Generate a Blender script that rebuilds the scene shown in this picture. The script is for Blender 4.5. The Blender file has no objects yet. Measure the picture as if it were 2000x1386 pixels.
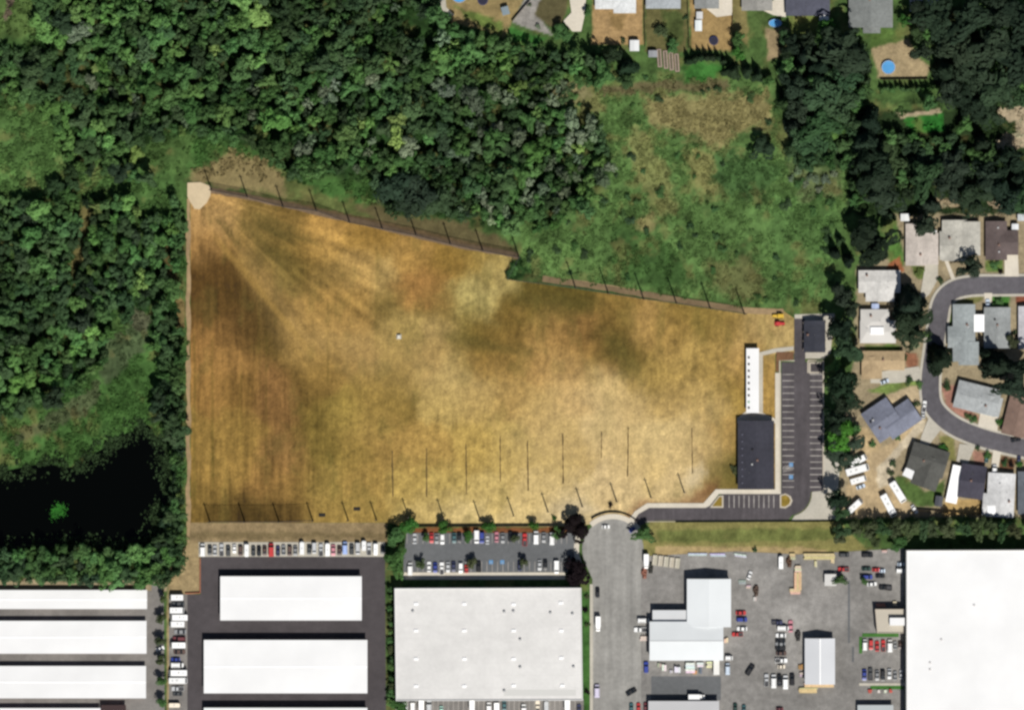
import bpy, math, random
import numpy as np
from mathutils import Vector

# ------------------------------------------------------------------ scale: map pixels of the site plan -> metres
S = 4.4
def W(px, py): return ((px - 1000.0) / S, (693.0 - py) / S)
def M(p): return p / S
rnd = random.Random(7)
rng = np.random.default_rng(11)
sc = bpy.context.scene
col = sc.collection

# ------------------------------------------------------------------ camera, sky, sun, exposure
ALT = 3000.0
cam = bpy.data.objects.new('camera', bpy.data.cameras.new('camera'))
col.objects.link(cam)
cam.location = (0, 0, ALT)
cam.data.sensor_width = 36.0
cam.data.lens = 36.0 * ALT / (2000.0 / S)
cam.data.clip_start = 100.0
cam.data.clip_end = 20000.0
sc.camera = cam

SUN_EL = math.radians(54)
sx, sy = 0.34, -1.0
n_ = math.hypot(sx, sy)
sun_dir = Vector((sx / n_ * math.cos(SUN_EL), sy / n_ * math.cos(SUN_EL), math.sin(SUN_EL)))
world = bpy.data.worlds.new('World')
sc.world = world
world.use_nodes = True
wn = world.node_tree
sky = wn.nodes.new('ShaderNodeTexSky')
sky.sky_type = 'NISHITA'
sky.sun_disc = False
sky.sun_elevation = SUN_EL
sky.sun_rotation = math.atan2(sx, sy)
bgn = wn.nodes['Background']
wn.links.new(sky.outputs[0], bgn.inputs[0])
bgn.inputs[1].default_value = 0.05
sl = bpy.data.lights.new('sun', 'SUN')
sl.energy = 5.0
sl.angle = math.radians(0.5)
sl.color = (1.0, 0.965, 0.90)
sun = bpy.data.objects.new('sun', sl)
col.objects.link(sun)
sun.rotation_euler = sun_dir.to_track_quat('Z', 'Y').to_euler()
sun.location = sun_dir * 500
sc.view_settings.view_transform = 'Standard'
sc.view_settings.look = 'None'
sc.view_settings.gamma = 1.0
sc.view_settings.exposure = 0.0
sc.view_settings.use_curve_mapping = False
sc.cycles.pixel_filter_type = 'BLACKMAN_HARRIS'
sc.cycles.filter_width = 2.7
sc.cycles.max_bounces = 5

# ------------------------------------------------------------------ colour helpers
KEY = 1.46           # picture value of a sunlit white horizontal surface
def lin(c):
    c = np.asarray(c, float) / 255.0
    return np.where(c <= 0.04045, c / 12.92, ((c + 0.055) / 1.055) ** 2.4)
def alb(r, g, b): return tuple(float(v) for v in np.clip(lin((r, g, b)) / KEY, 0.002, 0.86))

# ------------------------------------------------------------------ numpy noise
_T = [np.random.default_rng(100 + i).random((256, 256)) for i in range(8)]
def vnoise(x, y, k=0):
    T = _T[k % 8]
    xi = np.floor(x).astype(int); yi = np.floor(y).astype(int)
    fx = x - xi; fy = y - yi
    fx = fx * fx * (3 - 2 * fx); fy = fy * fy * (3 - 2 * fy)
    a = T[xi % 256, yi % 256]; b = T[(xi + 1) % 256, yi % 256]
    c = T[xi % 256, (yi + 1) % 256]; d = T[(xi + 1) % 256, (yi + 1) % 256]
    return (a * (1 - fx) + b * fx) * (1 - fy) + (c * (1 - fx) + d * fx) * fy
def fbm(x, y, k=0, oct=4):
    s = 0; a = 0.5; t = 0
    for i in range(oct):
        s = s + a * vnoise(x * 2 ** i + 17.3 * i, y * 2 ** i + 5.1 * i, k + i); t += a; a *= 0.55
    return s / t

def poly_sd(px, py, poly):
    """signed distance to a polygon, negative inside"""
    n = len(poly)
    d = np.full(px.shape, 1e18); inside = np.zeros(px.shape, bool)
    for i in range(n):
        ax, ay = poly[i]; bx, by = poly[(i + 1) % n]
        ex, ey = bx - ax, by - ay
        wx, wy = px - ax, py - ay
        t = np.clip((wx * ex + wy * ey) / (ex * ex + ey * ey + 1e-9), 0, 1)
        d = np.minimum(d, (wx - ex * t) ** 2 + (wy - ey * t) ** 2)
        cond = ((ay > py) != (by > py))
        xin = (bx - ax) * (py - ay) / ((by - ay) if abs(by - ay) > 1e-9 else 1e-9) + ax
        inside ^= cond & (px < xin)
    d = np.sqrt(d)
    return np.where(inside, -d, d)
def sstep(a, b, x):
    t = np.clip((x - a) / (b - a), 0, 1); return t * t * (3 - 2 * t)
def inpoly(px, py, poly): return poly_sd(np.array([float(px)]), np.array([float(py)]), poly)[0] < 0

# ------------------------------------------------------------------ materials
def new_mat(name):
    m = bpy.data.materials.new(name); m.use_nodes = True
    nt = m.node_tree; p = nt.nodes['Principled BSDF']
    return m, nt, p
def nd(nt, t, **kw):
    n = nt.nodes.new(t)
    for k, v in kw.items(): setattr(n, k, v)
    return n
def noise_factor(nt, scale, lo, hi, detail=4.0, coord='Object', stretch=None):
    tc = nd(nt, 'ShaderNodeTexCoord'); src = tc.outputs[coord]
    if stretch:
        mp = nd(nt, 'ShaderNodeMapping'); mp.inputs['Scale'].default_value = stretch
        nt.links.new(src, mp.inputs[0]); src = mp.outputs[0]
    no = nd(nt, 'ShaderNodeTexNoise'); no.inputs['Scale'].default_value = scale
    no.inputs['Detail'].default_value = detail
    nt.links.new(src, no.inputs['Vector'])
    mr = nd(nt, 'ShaderNodeMapRange')
    mr.inputs[1].default_value = 0.3; mr.inputs[2].default_value = 0.7
    mr.inputs[3].default_value = lo; mr.inputs[4].default_value = hi
    nt.links.new(no.outputs[0], mr.inputs[0])
    return mr.outputs[0]
def mul(nt, a, b, kind='MULTIPLY'):
    m = nd(nt, 'ShaderNodeMath', operation=kind)
    nt.links.new(a, m.inputs[0])
    if isinstance(b, (int, float)): m.inputs[1].default_value = b
    else: nt.links.new(b, m.inputs[1])
    return m.outputs[0]
def scale_col(nt, colsock, fac):
    v = nd(nt, 'ShaderNodeVectorMath', operation='SCALE')
    if isinstance(colsock, tuple): v.inputs[0].default_value = colsock[:3]
    else: nt.links.new(colsock, v.inputs[0])
    nt.links.new(fac, v.inputs['Scale'])
    return v.outputs[0]

def surf(name, c, rough=0.9, noises=((0.05, .88, 1.12), (0.6, .92, 1.08)), spec=0.25, streak=None, coord='Object'):
    m, nt, p = new_mat(name)
    f = None
    for s, lo, hi in noises:
        g = noise_factor(nt, s, lo, hi, coord=coord)
        f = g if f is None else mul(nt, f, g)
    if streak:
        s, lo, hi, st = streak
        g = noise_factor(nt, s, lo, hi, stretch=st, coord=coord)
        f = g if f is None else mul(nt, f, g)
    if f is not None: nt.links.new(scale_col(nt, tuple(c), f), p.inputs['Base Color'])
    else: p.inputs['Base Color'].default_value = (*c, 1)
    p.inputs['Roughness'].default_value = rough
    p.inputs['Specular IOR Level'].default_value = spec
    return m
def objcol(name, rough=0.4, spec=0.5, noise=None, metallic=0.0):
    m, nt, p = new_mat(name)
    oi = nd(nt, 'ShaderNodeObjectInfo')
    if noise:
        f = noise_factor(nt, *noise)
        nt.links.new(scale_col(nt, oi.outputs['Color'], f), p.inputs['Base Color'])
    else: nt.links.new(oi.outputs['Color'], p.inputs['Base Color'])
    p.inputs['Roughness'].default_value = rough
    p.inputs['Specular IOR Level'].default_value = spec
    p.inputs['Metallic'].default_value = metallic
    return m
def leafmat(name, attr):
    m, nt, p = new_mat(name)
    if attr:
        a = nd(nt, 'ShaderNodeAttribute', attribute_name='tone'); c = a.outputs['Color']
    else:
        oi = nd(nt, 'ShaderNodeObjectInfo'); c = oi.outputs['Color']
    f = noise_factor(nt, 1.1 if not attr else 0.30, .84, 1.17, coord='Object')
    csc = scale_col(nt, c, f)
    nt.links.new(csc, p.inputs['Base Color'])
    p.inputs['Roughness'].default_value = 0.75
    p.inputs['Specular IOR Level'].default_value = 0.05
    tr = nd(nt, 'ShaderNodeBsdfTranslucent'); nt.links.new(csc, tr.inputs[0])
    mx = nd(nt, 'ShaderNodeMixShader'); mx.inputs[0].default_value = 0.26
    nt.links.new(p.outputs[0], mx.inputs[1]); nt.links.new(tr.outputs[0], mx.inputs[2])
    nt.links.new(mx.outputs[0], nt.nodes['Material Output'].inputs[0])
    return m
def attrmat(name, noises, rough=0.95):
    m, nt, p = new_mat(name)
    a = nd(nt, 'ShaderNodeAttribute', attribute_name='tone')
    f = None
    for s, lo, hi in noises:
        g = noise_factor(nt, s, lo, hi)
        f = g if f is None else mul(nt, f, g)
    nt.links.new(scale_col(nt, a.outputs['Color'], f), p.inputs['Base Color'])
    p.inputs['Roughness'].default_value = rough
    p.inputs['Specular IOR Level'].default_value = 0.1
    return m

MAT = {}
MAT['ground'] = attrmat('ground', ((0.25, .80, 1.20), (0.9, .84, 1.16)))
MAT['field'] = attrmat('dry_grass', ((0.30, .88, 1.12), (0.9, .86, 1.14), (2.2, .84, 1.16)))
MAT['leaf'] = leafmat('leaves', False)
MAT['leafmass'] = leafmat('wood_leaves', True)
MAT['bark'] = surf('bark', (.07, .05, .035))
MAT['asphalt'] = surf('asphalt', alb(82, 77, 79), noises=((0.04, .84, 1.16), (0.3, .9, 1.1), (1.5, .92, 1.08)))
MAT['asphalt_new'] = surf('new_asphalt', alb(88, 83, 86), noises=((0.05, .82, 1.18), (0.3, .86, 1.14), (1.5, .9, 1.1)), streak=(0.5, .84, 1.16, (1, .06, 1)))
MAT['asphalt_lot'] = surf('lot_asphalt', alb(112, 114, 116), noises=((0.03, .86, 1.14), (0.5, .92, 1.08), (3, .9, 1.1)))
MAT['asphalt_old'] = surf('worn_asphalt', alb(136, 132, 128), noises=((0.05, .78, 1.22), (0.25, .88, 1.12), (1.5, .9, 1.1)))
MAT['road'] = surf('road_asphalt', alb(102, 99, 104), noises=((0.05, .84, 1.16), (0.4, .88, 1.12), (1.5, .92, 1.08)))
MAT['culdesac'] = surf('pale_road', alb(160, 158, 153), noises=((0.04, .84, 1.16), (0.15, .9, 1.1), (0.6, .92, 1.08)), streak=(0.35, .86, 1.14, (1, .06, 1)))
MAT['yard'] = surf('yard_paving', alb(147, 144, 140), noises=((0.03, .76, 1.24), (0.10, .84, 1.16), (0.4, .88, 1.12), (1.6, .92, 1.08)))
MAT['concrete'] = surf('concrete', alb(226, 217, 200), noises=((0.08, .92, 1.08), (1, .94, 1.06)))
MAT['path'] = surf('pale_gravel', alb(200, 194, 180), noises=((0.08, .9, 1.1), (1, .92, 1.08)))
MAT['dirt'] = surf('dirt', alb(166, 141, 106), noises=((0.06, .82, 1.18), (0.5, .85, 1.15)))
MAT['dirt_dark'] = surf('brown_dirt', alb(124, 104, 82), noises=((0.06, .8, 1.2), (0.5, .82, 1.18)))
MAT['gravelpad'] = surf('pale_pad', alb(220, 200, 165), noises=((0.2, .94, 1.06), (1, .95, 1.05)))
MAT['mulch'] = surf('mulch', alb(126, 92, 66), noises=((0.2, .8, 1.2), (1.5, .8, 1.2)))
MAT['lawn'] = surf('lawn', alb(70, 122, 52), noises=((0.1, .8, 1.2), (0.9, .85, 1.15)))
MAT['paint'] = surf('road_paint', alb(190, 184, 178), noises=((0.3, .6, 1.12),))
MAT['bluepaint'] = surf('blue_paint', alb(95, 160, 215), noises=())
MAT['kerb'] = surf('kerb', alb(205, 195, 178), noises=((0.3, .93, 1.07),))
m, nt, p = new_mat('roofing')
oi = nd(nt, 'ShaderNodeObjectInfo'); f = None
for a_ in ((.12, .84, 1.16), (.7, .88, 1.12), (2.2, .9, 1.1)):
    g = noise_factor(nt, *a_); f = g if f is None else mul(nt, f, g)
nt.links.new(scale_col(nt, oi.outputs['Color'], f), p.inputs['Base Color']); p.inputs['Roughness'].default_value = .8; p.inputs['Specular IOR Level'].default_value = .2
MAT['roof'] = m
MAT['roofwhite'] = objcol('white_roofing', rough=0.6, spec=0.3, noise=(0.06, .95, 1.05))
m, nt, p = new_mat('roof_membrane')
oi = nd(nt, 'ShaderNodeObjectInfo'); f = None
for a_ in ((.035, .93, 1.04), (.16, .95, 1.04), (.7, .96, 1.03)):
    g = noise_factor(nt, *a_); f = g if f is None else mul(nt, f, g)
nt.links.new(scale_col(nt, oi.outputs['Color'], f), p.inputs['Base Color']); p.inputs['Roughness'].default_value = .8; p.inputs['Specular IOR Level'].default_value = .2
MAT['membrane'] = m
MAT['wall'] = objcol('wall_paint', rough=0.85, spec=0.2)
MAT['part'] = objcol('painted_part', rough=0.6, spec=0.3)
MAT['glass'] = surf('window_glass', (.012, .016, .02), rough=0.12, noises=(), spec=0.5)
MAT['paintwork'] = objcol('car_paint', rough=0.35, spec=0.5)
MAT['rubber'] = surf('rubber', (.015, .015, .016), noises=())
MAT['darkmetal'] = surf('dark_metal', (.05, .05, .055), rough=.5, noises=())
MAT['pole'] = surf('pole_wood', (.045, .032, .022), noises=((1, .8, 1.2),))
MAT['lumber'] = objcol('timber', rough=0.8, noise=(1.2, .8, 1.15))
MAT['poolwater'] = surf('pool_water', alb(98, 172, 232), rough=0.1, noises=((0.5, .92, 1.08),), spec=.5)
MAT['water'] = surf('lake_water', (.0008, .0011, .0007), rough=0.10, noises=(), spec=0.12)
MAT['shadow_paint'] = surf('pole_shadow_tone', alb(92, 76, 48), noises=((0.3, .75, 1.3),))  # dark tone for the pole shadows painted on the field
m, nt, p = new_mat('netting')
p.inputs['Base Color'].default_value = (.012, .012, .012, 1); p.inputs['Roughness'].default_value = .9
tr = nd(nt, 'ShaderNodeBsdfTransparent'); mx = nd(nt, 'ShaderNodeMixShader'); mx.inputs[0].default_value = 0.2
nt.links.new(tr.outputs[0], mx.inputs[1]); nt.links.new(p.outputs[0], mx.inputs[2])
nt.links.new(mx.outputs[0], nt.nodes['Material Output'].inputs[0])
MAT['net'] = m
MAT['net_dense'] = m.copy(); MAT['net_dense'].name = 'dense_netting'
for n_d in MAT['net_dense'].node_tree.nodes:
    if n_d.type == 'MIX_SHADER': n_d.inputs[0].default_value = .42

# ------------------------------------------------------------------ mesh helpers
class MB:
    def __init__(s): s.v = []; s.f = []
    def add(s, vs, fs):
        o = len(s.v); s.v += [tuple(v) for v in vs]; s.f += [tuple(i + o for i in f) for f in fs]; return s
    def box(s, x0, x1, y0, y1, z0, z1):
        return s.add([(x0, y0, z0), (x1, y0, z0), (x1, y1, z0), (x0, y1, z0), (x0, y0, z1), (x1, y0, z1), (x1, y1, z1), (x0, y1, z1)],
                     [(3, 2, 1, 0), (4, 5, 6, 7), (0, 1, 5, 4), (1, 2, 6, 5), (2, 3, 7, 6), (3, 0, 4, 7)])
    def frus(s, b, t, z0, z1):
        (x0, x1, y0, y1), (u0, u1, w0, w1) = b, t
        return s.add([(x0, y0, z0), (x1, y0, z0), (x1, y1, z0), (x0, y1, z0), (u0, w0, z1), (u1, w0, z1), (u1, w1, z1), (u0, w1, z1)],
                     [(3, 2, 1, 0), (4, 5, 6, 7), (0, 1, 5, 4), (1, 2, 6, 5), (2, 3, 7, 6), (3, 0, 4, 7)])
    def prism(s, pts, z0, z1):
        a = sum(pts[i][0] * pts[(i + 1) % len(pts)][1] - pts[(i + 1) % len(pts)][0] * pts[i][1] for i in range(len(pts)))
        if a < 0: pts = pts[::-1]
        n = len(pts)
        vs = [(x, y, z0) for x, y in pts] + [(x, y, z1) for x, y in pts]
        fs = [tuple(range(n))[::-1], tuple(range(n, 2 * n))] + [(i, (i + 1) % n, (i + 1) % n + n, i + n) for i in range(n)]
        return s.add(vs, fs)
    def sheet(s, pts, z):
        a = sum(pts[i][0] * pts[(i + 1) % len(pts)][1] - pts[(i + 1) % len(pts)][0] * pts[i][1] for i in range(len(pts)))
        if a < 0: pts = pts[::-1]
        return s.add([(x, y, z) for x, y in pts], [tuple(range(len(pts)))])
    def cyl(s, cx, cy, r0, r1, z0, z1, n=10):
        vs = []
        for r, z in ((r0, z0), (r1, z1)):
            vs += [(cx + r * math.cos(2 * math.pi * i / n), cy + r * math.sin(2 * math.pi * i / n), z) for i in range(n)]
        fs = [tuple(range(n))[::-1], tuple(range(n, 2 * n))] + [(i, (i + 1) % n, (i + 1) % n + n, i + n) for i in range(n)]
        return s.add(vs, fs)
    def wheel(s, x, y, z, r, w, n=10):
        vs = []
        for yy in (y - w / 2, y + w / 2):
            vs += [(x + r * math.cos(2 * math.pi * i / n), yy, z + r * math.sin(2 * math.pi * i / n)) for i in range(n)]
        fs = [tuple(range(n)), tuple(range(n, 2 * n))[::-1]] + [(i, i + n, (i + 1) % n + n, (i + 1) % n) for i in range(n)]
        return s.add(vs, fs)
    def loft(s, st):
        vs = []
        for x, hb, ht, zb, zt in st: vs += [(x, -hb, zb), (x, hb, zb), (x, ht, zt), (x, -ht, zt)]
        fs = [(0, 1, 2, 3)]
        for i in range(len(st) - 1):
            a = 4 * i; b = a + 4
            for k in range(4): fs.append((a + k, b + k, b + (k + 1) % 4, a + (k + 1) % 4))
        a = 4 * (len(st) - 1); fs.append((a + 3, a + 2, a + 1, a))
        return s.add(vs, fs)
    def rot(s, ang, cx=0, cy=0):
        c, n = math.cos(ang), math.sin(ang)
        s.v = [(cx + (x) * c - (y) * n, cy + (x) * n + (y) * c, z) for x, y, z in s.v]; return s
    def mesh(s, name, mat):
        me = bpy.data.meshes.new(name); me.from_pydata(s.v, [], s.f); me.update()
        if mat: me.materials.append(MAT[mat] if isinstance(mat, str) else mat)
        return me

def link(name, me, parent=None, color=None):
    o = bpy.data.objects.new(name, me); col.objects.link(o)
    if parent is not None: o.parent = parent
    if color is not None: o.color = (*color[:3], 1)
    return o
def thing(name, label, cat, loc=(0, 0, 0), rotz=0.0, group=None):
    o = bpy.data.objects.new(name, None); col.objects.link(o)
    o.location = loc; o.rotation_euler = (0, 0, rotz)
    o.empty_display_size = 0.5
    o['label'] = label; o['category'] = cat
    if group: o['group'] = group
    return o
def tag(o, label, cat, group=None):
    o['label'] = label; o['category'] = cat
    if group: o['group'] = group
    return o
def part(name, mb, mat, parent, color=None):
    return link(name, mb.mesh(name, mat), parent, color)
def structure(name, mb, mat):
    o = link(name, mb.mesh(name, mat)); o['kind'] = 'structure'; return o
def copy_thing(src):
    r = src.copy(); col.objects.link(r)
    for ch in src.children:
        c = ch.copy(); col.objects.link(c); c.parent = r
        for g in ch.children:
            d = g.copy(); col.objects.link(d); d.parent = c
    return r
ORD = ['', 'first', 'second', 'third', 'fourth', 'fifth', 'sixth', 'seventh', 'eighth', 'ninth', 'tenth', 'eleventh', 'twelfth',
       'thirteenth', 'fourteenth', 'fifteenth', 'sixteenth', 'seventeenth', 'eighteenth', 'nineteenth', 'twentieth']
def WP(pts): return [W(*p) for p in pts]
def smooth(pts, n=10):
    out = []
    P = [pts[0]] + list(pts) + [pts[-1]]
    for i in range(1, len(P) - 2):
        p0, p1, p2, p3 = [np.array(P[i + k], float) for k in (-1, 0, 1, 2)]
        for t in np.linspace(0, 1, n, endpoint=False):
            out.append(tuple(0.5 * (2 * p1 + (p2 - p0) * t + (2 * p0 - 5 * p1 + 4 * p2 - p3) * t * t + (3 * p1 - p0 - 3 * p2 + p3) * t ** 3)))
    out.append(tuple(pts[-1])); return out
def offset(pts, d):
    out = []
    for i, p in enumerate(pts):
        a = np.array(pts[max(i - 1, 0)], float); b = np.array(pts[min(i + 1, len(pts) - 1)], float)
        t = (b - a) / (np.linalg.norm(b - a) + 1e-9)
        out.append((p[0] - t[1] * d, p[1] + t[0] * d))
    return out
def ribbon(pts, d0, d1): return offset(pts, d0) + offset(pts, d1)[::-1]
def strip(mb, pts, d0, d1, z0, z1=None):
    a, b = offset(pts, d0), offset(pts, d1)
    for i in range(len(pts) - 1):
        q = [a[i], a[i + 1], b[i + 1], b[i]]
        if z1 is None: mb.sheet(q, z0)
        else: mb.prism(q, z0, z1)
def arc(cx, cy, r, a0, a1, n=24):
    return [(cx + r * math.cos(math.radians(a0 + (a1 - a0) * i / n)), cy - r * math.sin(math.radians(a0 + (a1 - a0) * i / n))) for i in range(n + 1)]
def rect(x0, y0, x1, y1): return [(x0, y0), (x1, y0), (x1, y1), (x0, y1)]

# ================================================================== THE GROUND
FIELD = [(372, 388), (414, 372), (640, 420), (820, 462), (1000, 503), (990, 545), (1130, 565), (1300, 590), (1455, 613), (1530, 607),
         (1552, 622), (1552, 690), (1514, 690), (1514, 955), (1400, 957), (1385, 985), (1260, 1000), (1215, 1018), (1100, 1028), (790, 1028), (760, 1020), (372, 1020)]
LAKE = smooth([(-60, 935), (30, 915), (90, 905), (140, 912), (175, 890), (215, 868), (255, 840), (285, 828), (305, 850), (322, 880), (330, 930),
               (328, 975), (305, 1010), (300, 1050), (250, 1072), (150, 1066), (60, 1072), (-60, 1085)], 6)
WOOD_N = [(95, -30), (840, -30), (865, 20), (905, 60), (1000, 85), (1100, 100), (1190, 105), (1210, 150), (1100, 190), (1180, 250), (1195, 330),
          (1150, 410), (1080, 455), (1000, 450), (900, 430), (840, 425), (760, 425), (725, 350), (560, 345), (500, 285), (380, 262), (300, 270), (250, 320), (130, 330), (60, 240), (60, 100)]
WOOD_W = [(-30, 60), (60, 100), (60, 240), (130, 330), (250, 320), (330, 360), (362, 440), (355, 600), (355, 720), (310, 720), (270, 640), (225, 600), (215, 700), (150, 770), (60, 800), (-30, 830)]
SHORE_E = [(318, 690), (358, 690), (360, 900), (362, 1075), (300, 1085), (322, 990), (340, 930), (330, 850), (300, 800)]
SHORE_S = [(-30, 1085), (60, 1070), (150, 1066), (260, 1065), (362, 1050), (360, 1100), (325, 1140), (-30, 1130)]
WOOD_E = [(1520, 60), (1560, 80), (1600, 60), (1690, 90), (1700, 190), (1760, 200), (1850, 190), (1880, 120), (1780, 60), (1830, 20), (2030, 10), (2030, 210),
          (1940, 210), (1880, 262), (1856, 210), (1750, 200), (1690, 190), (1660, 330), (1560, 320), (1525, 200)]

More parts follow.
